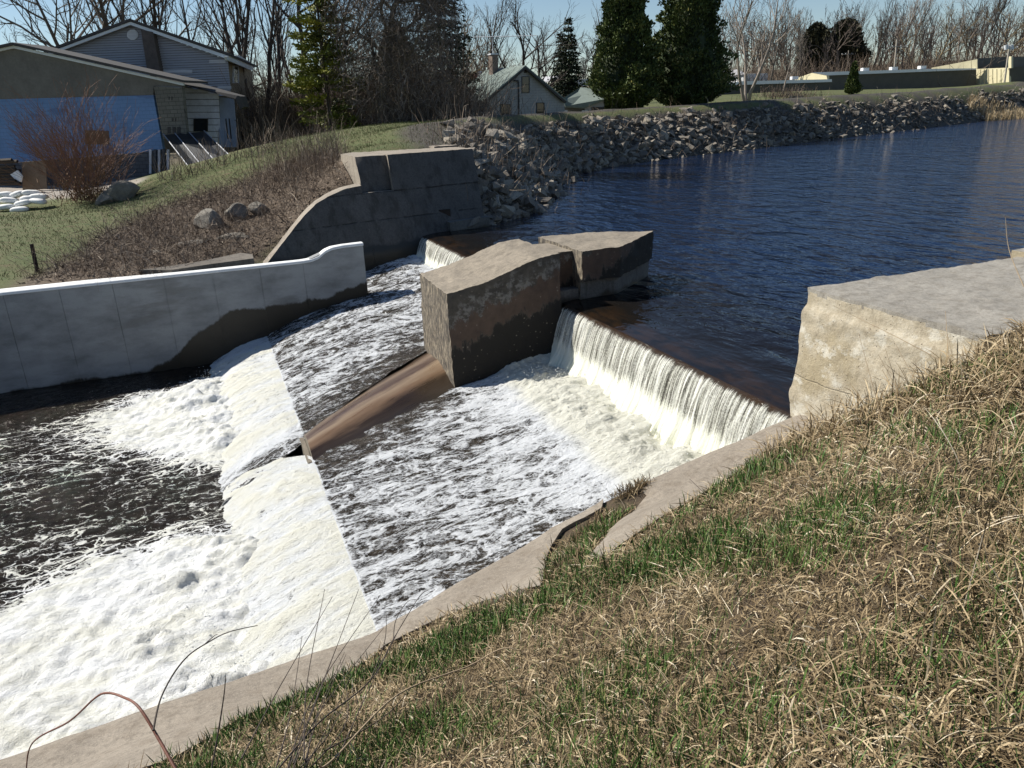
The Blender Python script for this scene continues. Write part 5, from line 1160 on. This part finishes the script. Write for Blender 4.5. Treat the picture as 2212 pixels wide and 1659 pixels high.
# --- low shed to its right
WSh = Wall(wpx(1219, 245, 72.), wpx(1300, 240, 72.)); R = thing('low_garage', aty(1250, 250, 73.), 'low garage with grey shingle roof right of the small gabled house', 'garage')
slabp('wall', [(1219, 229), (1300, 222), (1300, 262), (1219, 262)], WSh, .2, M_upper, R)
part('roof', prism(np.array([WSh.pt(1216, 212, .5), WSh.pt(1221, 229, .6), WSh.pt(1262, 231.5, .6), WSh.pt(1305, 214, .6), WSh.pt(1305, 192, -3), WSh.pt(1254, 188.5, -3.)]), (0, .05, -.12)), M_groof, R)
slabp('gable_end', [(1262, 232), (1288, 220), (1305, 216), (1305, 260), (1268, 260)], WSh, .1, M_siding, R, .2)
for q in ((1219, 238, 1226, 248), (1257, 238, 1269, 246)): slabp('white_door', rect(*q), WSh, .05, M_trim, R, .26)
slabp('garage_door', rect(1278, 231, 1305, 245), WSh, .05, M_darktrim, R, .26)
# --- red roofed building glimpsed behind the dark spruce
WR = Wall(wpx(1000, 190, 95.), wpx(1060, 190, 95.)); R = thing('red_roofed_house', aty(1030, 200, 96.), 'red-roofed house glimpsed left of the small gabled house', 'house')
slabp('wall', [(985, 212), (1050, 212), (1050, 262), (985, 262)], WR, 5., M_trim, R); slabp('roof', [(985, 212), (1000, 160), (1045, 158), (1052, 213)], WR, .4, simple('red_roof', (.12, .045, .035), .9, .2, 2.), R, .3)
slabp('chimney', rect(1032, 153, 1041, 168), WR, .6, M_trim, R, .6); slabp('vent_stack', rect(1036.5, 158, 1041, 170), WR, .4, M_trim, R, 1.)
# --- long low industrial building on the right
M_ind = simple('brown_grey_block', (.10, .092, .075), .9, .12, 1.); M_cream = simple('cream_metal', (.62, .56, .36), .6, .06, .8, 0); M_roofw = simple('white_membrane_roof', (.75, .76, .76), .6, .05, 1., 0)
W1 = Wall(wpx(1560, 195, 128.), wpx(1800, 195, 138.)); W2 = Wall(wpx(1780, 180, 140.), wpx(2110, 175, 146.)); R = thing('long_factory', aty(1850, 195, 140.), 'long low flat-roofed factory with white roof edges beyond the riprap bank', 'factory')
slabp('low_wall', [(1545, 186), (1796, 176), (1796, 212), (1545, 216)], W1, 10., M_ind, R); slabp('low_roof', [(1545, 185), (1600, 175.5), (1797, 171), (1797, 177)], W1, .4, M_roofw, R, .3)
slabp('main_wall', [(1787, 163), (2109, 150), (2109, 197), (1787, 202)], W2, 10., M_ind, R); slabp('main_roof', [(1754, 156.5), (2016, 148.5), (2109, 147.5), (2109, 150.5), (1787, 163)], W2, .5, M_roofw, R, .3)
W3 = Wall(wpx(1716, 170, 150.), wpx(1788, 170, 140.)); slabp('cream_gable', [(1717, 170), (1754, 157.5), (1788, 163), (1788, 176), (1717, 177)], W3, .3, M_cream, R, .1)
W4 = Wall(wpx(2010, 140, 152.), wpx(2111, 140, 146.2)); slabp('cream_parapet', [(2012, 146.5), (2111, 128), (2111, 149), (2012, 149.5)], W4, .3, M_cream, R, .6)
W5 = Wall(wpx(2108, 160, 148.), wpx(2181, 160, 141.)); slabp('cream_panel', [(2109, 149), (2181, 146), (2181, 184), (2109, 188)], W5, .3, M_cream, R, .3)
for x in range(2116, 2180, 9): slabp('rib', [(x-.7, 149), (x+.7, 149), (x+.7, 186), (x-.7, 186)], W5, .1, M_cream, R, .42)
slabp('dark_upper', [(2111, 126), (2184, 122), (2184, 147), (2111, 149)], W2, .4, M_upper, R, -3.5); slabp('corner_post', rect(2178, 122, 2184.5, 147), W5, .4, M_cream, R, .8)
W6 = Wall(wpx(2181, 160, 140.6), wpx(2400, 150, 142.)); slabp('end_wall', [(2181, 145), (2400, 134), (2400, 190), (2181, 186)], W6, .3, M_ind, R); slabp('upper_band', [(2184, 123), (2400, 112), (2400, 137), (2184, 146)], W6, .3, M_upper, R, -1.)
for x, y in ((1715.5, 168.5), (1868, 150), (1930, 148), (1991.5, 145.5)): part('roof_vent', box(W2.pt(x, y, -.5), (1.1, .9, .5), .1), M_roofw, R)
window('wall_hatch', W1, 1717, 181, 1724, 186, R, .05, M_darktrim, w=.6)
# far houses in the woods
for i, (x0, y0, x1, y1, d, lab) in enumerate([(1571, 152, 1608, 182, 160., 'small pale gabled house at the left end of the factory'), (1766, 98, 1796, 122, 240., 'pale house glimpsed high among the trees behind the big bare tree'), (1200, 165, 1212, 188, 120., 'narrow white structure glimpsed beside the far spruce')]):
    Wf = Wall(wpx(x0, y1, d), wpx(x1, y1, d-6)); R = thing('far_house', aty((x0+x1)/2, y1, d), lab, 'house'); slabp('wall', [(x0, y0+9), (x1, y0+8), (x1, y1), (x0, y1)], Wf, 5., M_trim, R)
    pk = Wf.pt(x0*.35+x1*.65, y0, .3); part('roof', prism(np.array([Wf.pt(x0-1.5, y0+10, .3), pk, pk+[-2, 6, 0], Wf.pt(x0-1.5, y0+10, .3)+[-2, 6, 0]]), (0, 0, .2)), M_siding, R); part('roof', prism(np.array([pk, Wf.pt(x1+1.5, y0+9, .3), Wf.pt(x1+1.5, y0+9, .3)+[-2, 6, 0], pk+[-2, 6, 0]]), (0, 0, .2)), M_siding, R)
R = thing('culvert_headwall', aty(1715, 215, 95.), 'small pale concrete culvert headwall on the lawn below the factory', 'culvert')
Wc = Wall(wpx(1700, 215, 96.), wpx(1735, 212, 95.)); slabp('headwall', [(1706, 207), (1711, 206.5), (1712, 218), (1706, 219)], Wc, .5, M_farabut_top, R); slabp('side_wall', [(1712, 207), (1736, 206.5), (1730, 214), (1712, 217)], Wc, .3, M_farabut, R, -.1); slabp('apron', [(1693, 219), (1706, 216.5), (1708, 220), (1694, 222)], Wc, .4, M_farabut_top, R, .4)
# utility poles
M_polew = simple('bleached_pole', (.40, .36, .30), .8, .15, 3., 0)
def upole(name, x0, y0, x1, y1, d, arms, lab, r=.13):
    a, b = aty(x0, y0, d), aty(x1, y1, d); a = a - [0, 0, 4.]; R = thing(name, a, lab, 'utility pole'); part('pole', poly_tube([a, b], r*1.25, r, 7), M_polew, R, True); ends = []
    for (yy, half) in arms:
        k = (yy-y0)/(y1-y0); c_ = aty(x0+(x1-x0)*k, yy, d); part('crossarm', box(c_ + np.array([0, -.1, 0]), (half*2, .12, .14), .15), M_polew, R)
        for e in (-.9, -.4, .4, .9): part('insulator', box(c_ + np.array([half*e, -.1, .16]), (.1, .1, .2)), M_trim, R)
        ends.append(c_)
    return R, ends
R1, e1 = upole('utility_pole', 1934, 149, 1937, 89.5, 150., [(101, 1.9)], 'tall pale utility pole with crossarm behind the factory roof')
R2, e2 = upole('utility_pole', 1832, 150, 1833, 112, 190., [(117, 1.7)], 'shorter thinner utility pole left of the tall one behind the factory', .10)
R3, e3 = upole('utility_pole', 2178, 130, 2181, 96, 138., [(104, 1.4)], 'utility pole carrying two round transformers at the right edge')
for s_ in (-1, 1): part('transformer', (tubes([aty(2179+s_*5.5, 107, 137.6)], [aty(2179+s_*5.5, 97, 137.6)], [.36], [.36], 10)), M_trim, R3, True)
for i, (a, b, lab) in enumerate([(e1[0], aty(2212, 90, 140.), 'thin power line running right from the tall utility pole'), (aty(1937, 96, 150.), aty(2200, 88, 140.), 'upper power line running right from the tall utility pole')]):
    mid = (a+b)/2 - [0, 0, .9]; R = thing('power_line', a, lab, 'wire'); part('cable', poly_tube(smoothline([a, mid, b], 8), .022, .022, 4), M_darktrim, R)

# ================================================================== trees
def grow(seed, H, r0, lean=(0, 0), levels=4, nb=(7, 5, 4, 3), ang=(.75, .7, .7, .7), up=.10, wig=.10, lenf=(.55, .55, .5, .5), start=.28, fork=0, droop=0.):
    """branching skeleton: arrays P0, P1, R0, R1, level"""
    R_ = random.Random(seed); seg = []
    def br(p, d, L, r, lev):
        n = 7 if lev == 0 else (5 if lev < 3 else 3); pts = [p]; rr = [r]; dd = d
        for i in range(n):
            u_ = up if lev else .03
            dd = dd + np.array([R_.gauss(0, wig), R_.gauss(0, wig), R_.gauss(u_ - droop*lev*(i/n), wig*.6)]); dd = dd/np.linalg.norm(dd)
            q = pts[-1] + dd*L/n; rn = r*(1 - (.75 if lev == 0 else .65)*(i+1)/n); seg.append((pts[-1], q, rr[-1], rn, lev)); pts.append(q); rr.append(rn)
        if lev+1 >= levels: return
        k = nb[lev]
        for j in range(k):
            f = start + (1-start)*(j+R_.random())/k if lev == 0 else .2+.8*(j+R_.random())/k
            f = min(f, .98); i = int(f*n); b = pts[i] + (pts[i+1]-pts[i])*(f*n-i); ax = pts[i+1]-pts[i]; ax = ax/np.linalg.norm(ax)
            a = R_.uniform(0, 6.283); t_ = np.cross(ax, [math.cos(a), math.sin(a), .3]); t_ = t_/np.linalg.norm(t_); an = ang[lev]*R_.uniform(.7, 1.25)
            nd = ax*math.cos(an) + t_*math.sin(an); br(b, nd, L*lenf[lev]*R_.uniform(.7, 1.2)*(1.15-.55*f if lev == 0 else 1-.4*f), max(rr[i]*(.62 if lev == 0 else .6), .008), lev+1)
    d0 = np.array([lean[0], lean[1], 1.]); d0 /= np.linalg.norm(d0)
    if fork:
        for j in range(fork):
            a = 6.283*j/fork + R_.random(); dd = d0 + np.array([math.cos(a), math.sin(a), 0])*R_.uniform(.16, .34); br(np.array([math.cos(a)*r0*.5, math.sin(a)*r0*.5, -.4]), dd/np.linalg.norm(dd), H*R_.uniform(.8, 1.), r0*.7, 0)
    else: br(np.array([0, 0, -.4]), d0, H, r0, 0)
    P0 = np.array([s[0] for s in seg]); P1 = np.array([s[1] for s in seg]); return P0, P1, np.array([s[2] for s in seg]), np.array([s[3] for s in seg]), np.array([s[4] for s in seg])
def tree_meshes(name, sk, mats, rmin=.012, n0=7):
    P0, P1, R0, R1, lv = sk; t = lv == 0; c = ~t
    V, F = tubes(P0[t], P1[t]+(P1[t]-P0[t])*.03, R0[t], R1[t], n0); tm = make_mesh('trunk', V, F, None, True); tm.materials.append(mats[0])
    b = c & (lv == 1); w = c & (lv > 1); V1, F1 = tubes(P0[b], P1[b], np.maximum(R0[b], rmin), np.maximum(R1[b], rmin), 4); V2, F2 = tubes(P0[w], P1[w], np.maximum(R0[w], rmin), np.maximum(R1[w], rmin*.8), 3)
    cm = make_mesh('crown', np.vstack([V1, V2]), np.concatenate([F1, F2+len(V1)]), None, False); cm.materials.append(mats[1]); return tm, cm
def bark(name, c, c2): return simple(name, c, .9, .2, 2.5, .4, .03, c2)
BK = [bark('grey_bark', (.155, .13, .105), (.085, .07, .056)), bark('dark_bark', (.075, .060, .048), (.04, .032, .027)), bark('pale_bark', (.29, .25, .21), (.18, .15, .125)), bark('yellow_bark', (.22, .165, .085), (.13, .10, .055))]
SK = [dict(H=14, r0=.24, nb=(11, 6, 5, 3), ang=(.55, .6, .65, .7), up=.16, start=.25),
      dict(H=13, r0=.30, nb=(9, 6, 5, 3), ang=(.95, .75, .7, .7), up=.10, wig=.13, lenf=(.7, .55, .5, .5), start=.22),
      dict(H=14, r0=.26, nb=(8, 6, 4, 3), ang=(.6, .65, .7, .7), up=.14, fork=3, start=.3, lenf=(.45, .55, .5, .5)),
      dict(H=12, r0=.26, nb=(10, 7, 5, 3), ang=(.8, .7, .6, .6), up=.05, droop=.10, wig=.12, lenf=(.6, .55, .55, .6), start=.2),
      dict(H=15, r0=.20, nb=(15, 5, 4, 3), ang=(.42, .45, .55, .6), up=.2, start=.15, lenf=(.38, .5, .5, .5))]
TM = {}
def tmesh(k, b, seed=0):
    key = (k, b, seed)
    if key not in TM: TM[key] = tree_meshes('tree', grow(500+k*7+seed*31, **SK[k]), (BK[b], BK[b]), .013 if k != 3 else .011)
    return TM[key]
def bare(px, py, d, H, k, b, label, rz=None, lean=(0, 0), seed=0, sx=1., group=None):
    tm, cm = tmesh(k, b, seed); p = aty(px, py, d); p[2] = gz(p[0], p[1]); sc = H/SK[k]['H']
    R = thing('bare_tree', (0, 0, 0), label, 'tree', group)
    R.matrix_basis = Matrix.Translation(p) @ Matrix.Rotation(lean[0], 4, 'Y') @ Matrix.Rotation(lean[1], 4, 'X') @ Matrix.Rotation(random.uniform(0, 6.28) if rz is None else rz, 4, 'Z') @ Matrix.Diagonal((sc*sx, sc*sx, sc, 1))
    for nm, me in (('trunk', tm), ('crown', cm)): o = bpy.data.objects.new(nm, me); COL.objects.link(o); o.parent = R
    return R
G = 'leafless trees around the yard'
bare(592, 297, 58, 15, 2, 1, 'big forked dark bare tree just right of the grey gabled house', .4)
bare(507, 250, 68, 18, 4, 1, 'tall straight bare trunk rising behind the right eave of the grey house', 1.)
bare(376, 250, 74, 17, 2, 1, 'bare tree with two dark trunks above the right slope of the house roof', 2.)
bare(322, 250, 78, 16, 0, 1, 'bare tree leaning over the house roof just right of the chimney chase', .6, (.12, 0))
bare(262, 250, 80, 17, 1, 0, 'bare tree directly above the peak of the grey house', 1.9)
bare(205, 260, 76, 15, 1, 0, 'leaning bare tree above the left slope of the house roof', 2.6, (-.28, 0))
bare(150, 260, 72, 13, 3, 0, 'fine-twigged bare tree spreading above the workshop roof peak', .9, (-.30, 0))
bare(430, 255, 82, 14, 3, 0, 'low fine-twigged bare tree behind the right end of the house roof', .2)
bare(650, 285, 64, 14, 1, 1, 'dark wide-limbed bare tree left of the yellow-green pine', 3.1)
bare(700, 285, 70, 15, 2, 1, 'dark bare tree half hidden behind the yellow-green pine', 1.2, seed=1)
bare(1120, 240, 90, 11, 1, 1, 'crooked dark bare tree behind the small house chimney', .3, seed=1)
bare(1160, 240, 95, 9.5, 1, 1, 'smaller crooked bare tree behind the right roof slope of the small house', 1.7)
bare(1035, 245, 88, 12, 0, 0, 'bare tree beside the dark spruce, left of the small house', 2.2)
bare(1080, 240, 110, 11, 3, 0, 'hazy bare tree behind the small house ridge', 2.9)
bare(1285, 225, 118, 14.5, 4, 2, 'pale slender poplar between the far spruce and the tall arborvitae', .5)
bare(1310, 225, 125, 12, 4, 2, 'second pale poplar partly behind the left arborvitae', 1.5)
bare(1614, 217, 98, 14.5, 2, 2, 'big pale spreading bare tree standing on the embankment right of the arborvitae', .9, sx=1.15)
bare(1690, 212, 120, 7.5, 0, 2, 'small pale bare tree in front of the low factory wing', 2.)
bare(1880, 150, 190, 17, 4, 0, 'tall slim bare tree left of the tall utility pole', .3)
bare(1915, 150, 200, 18, 4, 2, 'tall pale bare tree just left of the tall utility pole', 1.1)
bare(1960, 150, 205, 18, 0, 2, 'tall pale bare tree right of the tall utility pole', 2.1)
bare(2016, 160, 185, 13.5, 3, 3, 'round yellowish willow behind the cream parapet', .4, sx=1.1)
bare(1985, 160, 188, 11.5, 3, 3, 'smaller yellowish willow left of the round one', 2.4, sx=1.1)
bare(2092, 160, 180, 19, 4, 1, 'tall dark bare tree rising behind the cream end of the factory', .8)
bare(2150, 155, 175, 13, 1, 3, 'brownish bare tree behind the transformers at right', 1.9)
bare(2195, 155, 170, 12, 3, 0, 'bare tree at the right edge of the picture', 3.)
bare(1850, 150, 195, 15, 0, 1, 'dark bare tree standing between the round evergreens and the poles', 2.7)
for i, (x, d, H, k, b) in enumerate([(1660, 150, 13, 0, 0), (1725, 170, 14, 4, 0), (2060, 200, 14, 0, 2)]): bare(x, 190, d, H, k, b, ['bare tree behind the big pale one above the factory wing', 'slim bare tree left of the round dark evergreens', 'pale bare tree between the willow and the tall dark tree'][i], i*1.1, seed=1)

# far woods: a mass nobody would count
def woods(name, spots, label, kinds, bmat, rmin):
    low = [grow(700+i, **{**SK[k], 'nb': (8, 4, 3, 2), 'levels': 4}) for i, k in enumerate(kinds)]; Ps = []; Fs = []; n = 0; A_ = []
    for (x, y, H) in spots:
        i = random.randrange(len(low)); P0, P1, R0, R1, lv = low[i]; sc = H/SK[kinds[i]]['H']; a = random.uniform(0, 6.28); M_ = np.array([[math.cos(a), -math.sin(a), 0], [math.sin(a), math.cos(a), 0], [0, 0, 1]])*sc
        b = np.array([x, y, gz(x, y)]); V, F = tubes(P0 @ M_.T + b, P1 @ M_.T + b, np.maximum(R0*sc, rmin), np.maximum(R1*sc, rmin*.8), 3); Ps.append(V); Fs.append(F+n); n += len(V); A_.append(np.full(len(V), random.random()))
    o = mk(name, np.concatenate(Ps), np.concatenate(Fs), bmat, None, False, {'var': np.concatenate(A_)}); tag(o, label, 'woods', None, 'stuff')
M_woods = blades_mat('woods_bark', [(0., (.06, .048, .042)), (.4, (.12, .095, .08)), (.75, (.19, .15, .12)), (1., (.17, .13, .075))], .9)
sp = []
for _ in range(120):
    px_r = random.uniform(1560, 2260); d = random.uniform(165, 300); p = aty(px_r, 190, d); sp.append((p[0], p[1], random.uniform(8, 14)+ (d-165)*.03))
woods('far_woods', sp, 'hazy mass of leafless woods on the rise behind the factory', [0, 1, 4, 0, 4, 3], M_woods, .035)
sp = []
for _ in range(46):
    px_r = random.uniform(1010, 1560); d = random.uniform(120, 220); p = aty(px_r, 220, d); sp.append((p[0], p[1], random.uniform(7, 10.5)))
woods('far_woods', sp, 'low hazy woods behind the small gabled house and arborvitae', [0, 1, 3, 4], M_woods, .03)
sp = []
for _ in range(60):
    px_r = random.uniform(-120, 1010); d = random.uniform(80, 150); p = aty(px_r, 260, d); sp.append((p[0], p[1], random.uniform(7, 13) if px_r > 540 else random.uniform(7, 10.5)))
woods('yard_woods', sp, 'tangle of leafless trees filling the background behind the left houses', [0, 1, 3, 2], M_woods, .022)
# brushy undergrowth
def brush(name, spots, label, L, w, per, var=.4):
    P = np.concatenate([np.array([x, y, gz(x, y)]) + rng.normal(0, 1, (per, 3))*np.array([r, r, .1]) for x, y, r in spots]); n = len(P)
    C, (V, F) = canes(P, rng.uniform(L*.4, L*1.2, n), rng.uniform(w*.6, w*1.2, n), rng.normal(1.2, .35, n), rng.uniform(-.2, 1.0, n), 5); tag(mk(name, V, F, M_twig, None, False, {'var': np.repeat(np.clip(rng.normal(var, .22, n), 0, 1), 10)}), label, 'brush', None, 'stuff')
sp = [];
for _ in range(110): p = aty(random.uniform(545, 985), 275, random.uniform(51, 75)); sp.append((p[0], p[1], 1.3))
brush('undergrowth', sp, 'dense brown leafless undergrowth behind the far lawn', 4.6, .045, 150, .38)
sp = [];
for _ in range(60): p = aty(random.uniform(1560, 2230), 195, random.uniform(150, 210)); sp.append((p[0], p[1], 3.))
brush('hill_brush', sp, 'brown brush along the foot of the woods behind the factory', 6., .10, 150, .4)
sp = [];
for _ in range(14): p = aty(random.uniform(1600, 1760), 212, random.uniform(96, 110)); sp.append((p[0], p[1], .9))
brush('embankment_brush', sp, 'reddish brown brush around the foot of the big pale tree', 1.6, .05, 60, .35)
# reeds at the far right shore
P = []
for _ in range(2600): x = random.uniform(2092, 2330); y = random.uniform(np.interp(x, [2092, 2212, 2330], [226, 205, 196]), 252-(x-2212)*.07 if x > 2130 else 240); P.append(aty(x, y, np.interp(x, [2085, 2330], [103, 112])*np.interp(y, [196, 250], [1.05, .96])))
P = np.array(P); P[:, 2] = np.maximum(gfar(P[:, 0], P[:, 1]), -.1); n = len(P)
C, (V, F) = canes(P, rng.uniform(.7, 1.5, n), rng.uniform(.05, .09, n), rng.normal(1.45, .12, n), rng.uniform(-.1, .5, n), 4); tag(mk('reeds', V, F, M_straw, None, False, {'var': np.repeat(np.clip(rng.normal(.62, .18, n), 0, 1), 8)}), 'tan dry reeds along the shore at the far right', 'reeds', None, 'stuff')

# ------------------------------------------------------------------ conifers
def leafmat(name, stops): return blades_mat(name, stops, .6)
M_arb = leafmat('arborvitae_leaf', [(0., (.025, .037, .014)), (.4, (.058, .083, .023)), (.75, (.10, .125, .032)), (1., (.18, .17, .05))])
M_spr = leafmat('spruce_leaf', [(0., (.014, .022, .012)), (.5, (.032, .047, .020)), (1., (.065, .085, .034))])
M_pin = leafmat('pine_leaf', [(0., (.04, .05, .012)), (.5, (.13, .15, .022)), (1., (.28, .27, .04))])
M_ced = leafmat('cedar_leaf', [(0., (.022, .024, .014)), (.5, (.045, .044, .024)), (1., (.075, .068, .034))])
def sprays(P, D, L, w, jit=.5):
    """two-triangle leaf sprays at P pointing along D"""
    n = len(P); D = D + rng.normal(0, jit, (n, 3)); D /= np.linalg.norm(D, axis=1, keepdims=True); A_ = rng.normal(0, 1, (n, 3)); Wd = np.cross(D, A_); Wd /= np.linalg.norm(Wd, axis=1, keepdims=True)+1e-9
    L = np.broadcast_to(L, (n,))[:, None]; w = np.broadcast_to(w, (n,))[:, None]; V = np.stack([P, P+D*L*.5+Wd*w, P+D*L, P+D*L*.5-Wd*w], 1); return V.reshape(-1, 3), np.arange(n*4).reshape(n, 4)
def column_tree(name, px, py, d, H, Rr, n, mat, label, cat='tree', prof=None, sp=(.30, .09), clumpf=1.1):
    p = aty(px, py, d); p[2] = gz(p[0], p[1]); prof = prof or (lambda h: np.minimum(1, (h/.10)**.6)*np.maximum(0, 1-h)**.72)
    R = thing(name, p, label, cat); h = rng.random(n*2)**1.0; a = rng.uniform(0, 6.283, n*2); pr = prof(h)
    q = np.stack([np.cos(a)*2.2, np.sin(a)*2.2, h*H*clumpf], 1); cl = fbm(q, 4, int(px)); rad = Rr*pr*(.80+.62*cl + .06*rng.normal(0, 1, n*2)); keep = rng.random(n*2) < (pr+.15)*.75; inner = rng.random(n*2) < .25; rad = np.where(inner, rad*rng.uniform(.55, .95, n*2), rad)
    P = np.stack([np.cos(a)*rad, np.sin(a)*rad, h*H], 1)[keep]; a = a[keep]; cl = cl[keep]; D = np.stack([np.cos(a)*.7, np.sin(a)*.7, .75+0*a], 1); V, F = sprays(P + p, D, sp[0]*rng.uniform(.6, 1.3, len(P)), sp[1])
    part('crown', (V, F), mat, R, False, {'var': np.repeat(np.clip(.42+.5*cl+rng.normal(0, .2, len(P)), 0, 1), 4)})['kind'] = 'stuff'
    part('trunk', poly_tube([p-[0, 0, .3], p+[0, 0, H*.9]], .16*Rr/2, .03, 6), BK[1], R, True)
    # opaque woody heart so the middle of the crown stays closed
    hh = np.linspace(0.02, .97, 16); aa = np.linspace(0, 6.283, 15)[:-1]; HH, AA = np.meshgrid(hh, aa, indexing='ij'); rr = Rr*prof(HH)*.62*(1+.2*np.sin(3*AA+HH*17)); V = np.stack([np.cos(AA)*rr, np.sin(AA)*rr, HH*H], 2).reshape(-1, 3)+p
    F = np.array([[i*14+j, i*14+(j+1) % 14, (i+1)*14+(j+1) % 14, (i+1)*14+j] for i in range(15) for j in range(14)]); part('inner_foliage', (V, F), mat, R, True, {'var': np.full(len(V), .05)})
column_tree('arborvitae', 1350, 240, 73, 16.8, 3.55, 26000, M_arb, 'tall dark green arborvitae, left of the touching pair beyond the embankment')
column_tree('arborvitae', 1486, 233, 76, 18.0, 4.5, 30000, M_arb, 'tall dark green arborvitae, right and wider of the touching pair')
column_tree('round_cedar', 1757, 150, 195, 13.0, 4.0, 5000, M_ced, 'dark round-topped evergreen, left of two above the factory', prof=lambda h: np.sin(np.clip(h*.86+.14, 0, 1)*math.pi)**.55, sp=(.8, .25), clumpf=.35)
column_tree('round_cedar', 1821, 150, 195, 13.6, 4.9, 6000, M_ced, 'dark round-topped evergreen, right and larger of two above the factory', prof=lambda h: np.sin(np.clip(h*.86+.14, 0, 1)*math.pi)**.55, sp=(.8, .25), clumpf=.35)
column_tree('young_evergreen', 1840, 200, 120, 4.4, 1.25, 2600, M_arb, 'small dark evergreen in front of the long factory wall', sp=(.3, .10))
def whorl_tree(name, px, py, d, H, Rr, mat, label, nw=26, nb=9, per=34, droop=.35, sp=(.26, .06), gap=None, shape=.85, low=.06, trunk=.2):
    p = aty(px, py, d); p[2] = gz(p[0], p[1]); R = thing(name, p, label, 'tree'); bp = []; bd = []; va = []; B0 = []; B1 = []
    for i in range(nw):
        h = low + (1-low)*(i+random.random()*.6)/nw; L = Rr*(1-h)**shape*random.uniform(.8, 1.12)+.12
        for j in range(nb):
            a = 6.283*(j+random.random()*.8)/nb + i*1.3; l = L*random.uniform(.6, 1.1)
            if gap and random.random() < gap: continue
            u = np.linspace(.12, 1, max(5, int(per*l/Rr))); dx = u*l; dz = -droop*l*(u**1.3)*(1-.4*u) + .10*l*u**3
            c_ = np.stack([np.cos(a)*dx, np.sin(a)*dx, h*H+dz], 1); B0.append(c_[0]); B1.append(c_[-1]); m_ = len(c_)
            side = np.array([-math.sin(a), math.cos(a), 0]); o_ = rng.normal(0, 1, m_)*.26*l*(1-.6*u)*(.35+.65*(u > .3))
            bp.append(c_ + side*o_[:, None] + rng.normal(0, .05, (m_, 3))); bd.append(np.tile([math.cos(a)*.8, math.sin(a)*.8, -.25 if droop > .2 else .35], (m_, 1))); va.append(np.full(m_, random.gauss(.45, .18)) + .15*(u-.5))
    P = np.concatenate(bp)+p; n = len(P); V, F = sprays(P, np.concatenate(bd), sp[0]*rng.uniform(.6, 1.3, n), sp[1], .45); part('crown', (V, F), mat, R, False, {'var': np.repeat(np.clip(np.concatenate(va)+rng.normal(0, .12, n), 0, 1), 4)})['kind'] = 'stuff'
    V, F = tubes(np.array(B0)+p, np.array(B1)+p, .02, .008, 3); part('branches', (V, F), BK[1], R)['kind'] = 'stuff'
    part('trunk', poly_tube([p-[0, 0, .3], p+[0, 0, H*.97]], trunk, .02, 7), BK[1], R, True)
whorl_tree('dark_spruce', 962, 265, 57, 13.5, 3.2, M_spr, 'tall dark spruce partly hidden behind the vine-covered tree', 34, 11, 42, .42, (.34, .075), low=.03)
whorl_tree('dark_spruce', 1230, 205, 92, 10.6, 2.7, M_spr, 'dark spruce standing behind and right of the small gabled house', 30, 11, 38, .38, (.34, .09), low=.02)
whorl_tree('dark_spruce', 1213, 208, 96, 9.6, 2.2, M_spr, 'slimmer dark spruce crowded against the left of the far spruce', 24, 9, 30, .38, (.34, .09), low=.02)
whorl_tree('yellow_green_pine', 716, 282, 50, 12., 2.2, M_pin, 'sunlit yellow-green pine left of the vine-covered tree', 52, 3, 170, .10, (.30, .05), .30, .40, .03, .15)
column_tree('dark_yew', 870, 262, 60, 7.5, 3.2, 9000, M_spr, 'dark evergreen mass deep behind the vine-covered tree', sp=(.34, .09))

# ------------------------------------------------------------------ the vine-smothered tree
p = aty(826, 268, 49.5); p[2] = gz(p[0], p[1]); R = thing('vine_covered_tree', p, 'grey tree smothered in tangled bare vines, in the middle of the far lawn edge', 'tree')
sk = grow(77, 12.5, .26, levels=3, nb=(12, 6, 4), ang=(.9, .8, .7), up=.02, wig=.2, lenf=(.42, .5, .5), start=.15); tm, cm = tree_meshes('vt', sk, (BK[0], BK[0]), .02)
for nm, me in (('trunk', tm), ('branches', cm)): o = bpy.data.objects.new(nm, me); COL.objects.link(o); o.parent = R
o['kind'] = 'stuff'
n = 9500; k = 8; th = rng.uniform(0, 6.283, n); rr = np.sqrt(rng.random(n)); hh = rng.random(n)**.85*11.5
wdt = np.interp(hh, [0, 2, 6, 9, 11.5], [2.0, 3.6, 3.9, 3.4, 2.2]); start_ = np.stack([np.cos(th)*rr*wdt + np.interp(hh, [0, 12], [1.1, 1.4]), np.sin(th)*rr*wdt*.7, hh+.2], 1)
C = np.zeros((n, k, 3)); C[:, 0] = start_; dd = rng.normal(0, 1, (n, 3)); dd[:, 2] -= .5
for i in range(1, k):
    dd = dd*.62 + rng.normal(0, .75, (n, 3)) + [0, 0, -.28]; e = dd/np.linalg.norm(dd, axis=1, keepdims=True); C[:, i] = C[:, i-1] + e*.24
C[..., 2] = np.maximum(C[..., 2], .0); Wv = rng.normal(0, 1, (n, 3)); Wv /= np.linalg.norm(Wv, axis=1, keepdims=True); V, F = ribbons(C + np.array(p), Wv, rng.uniform(.018, .045, n), prof=np.linspace(1, .5, k))
part('vines', (V, F), M_vine if 'M_vine' in globals() else blades_mat('vine_bark', [(0., (.07, .055, .045)), (.4, (.17, .138, .112)), (.8, (.30, .25, .205)), (1., (.42, .36, .30))], .9), R, False, {'var': np.repeat(np.clip(rng.normal(.45, .22, n), 0, 1), 2*k)})['kind'] = 'stuff'
# a low shrub tangle to its right
sp = [(p[0]+q, p[1]-.5+random.random(), 1.0) for q in np.linspace(1.5, 6.5, 12)]; brush('shrub_tangle', sp, 'low grey shrubby tangle along the lawn edge under the vine-covered tree', 2.2, .03, 90, .5)
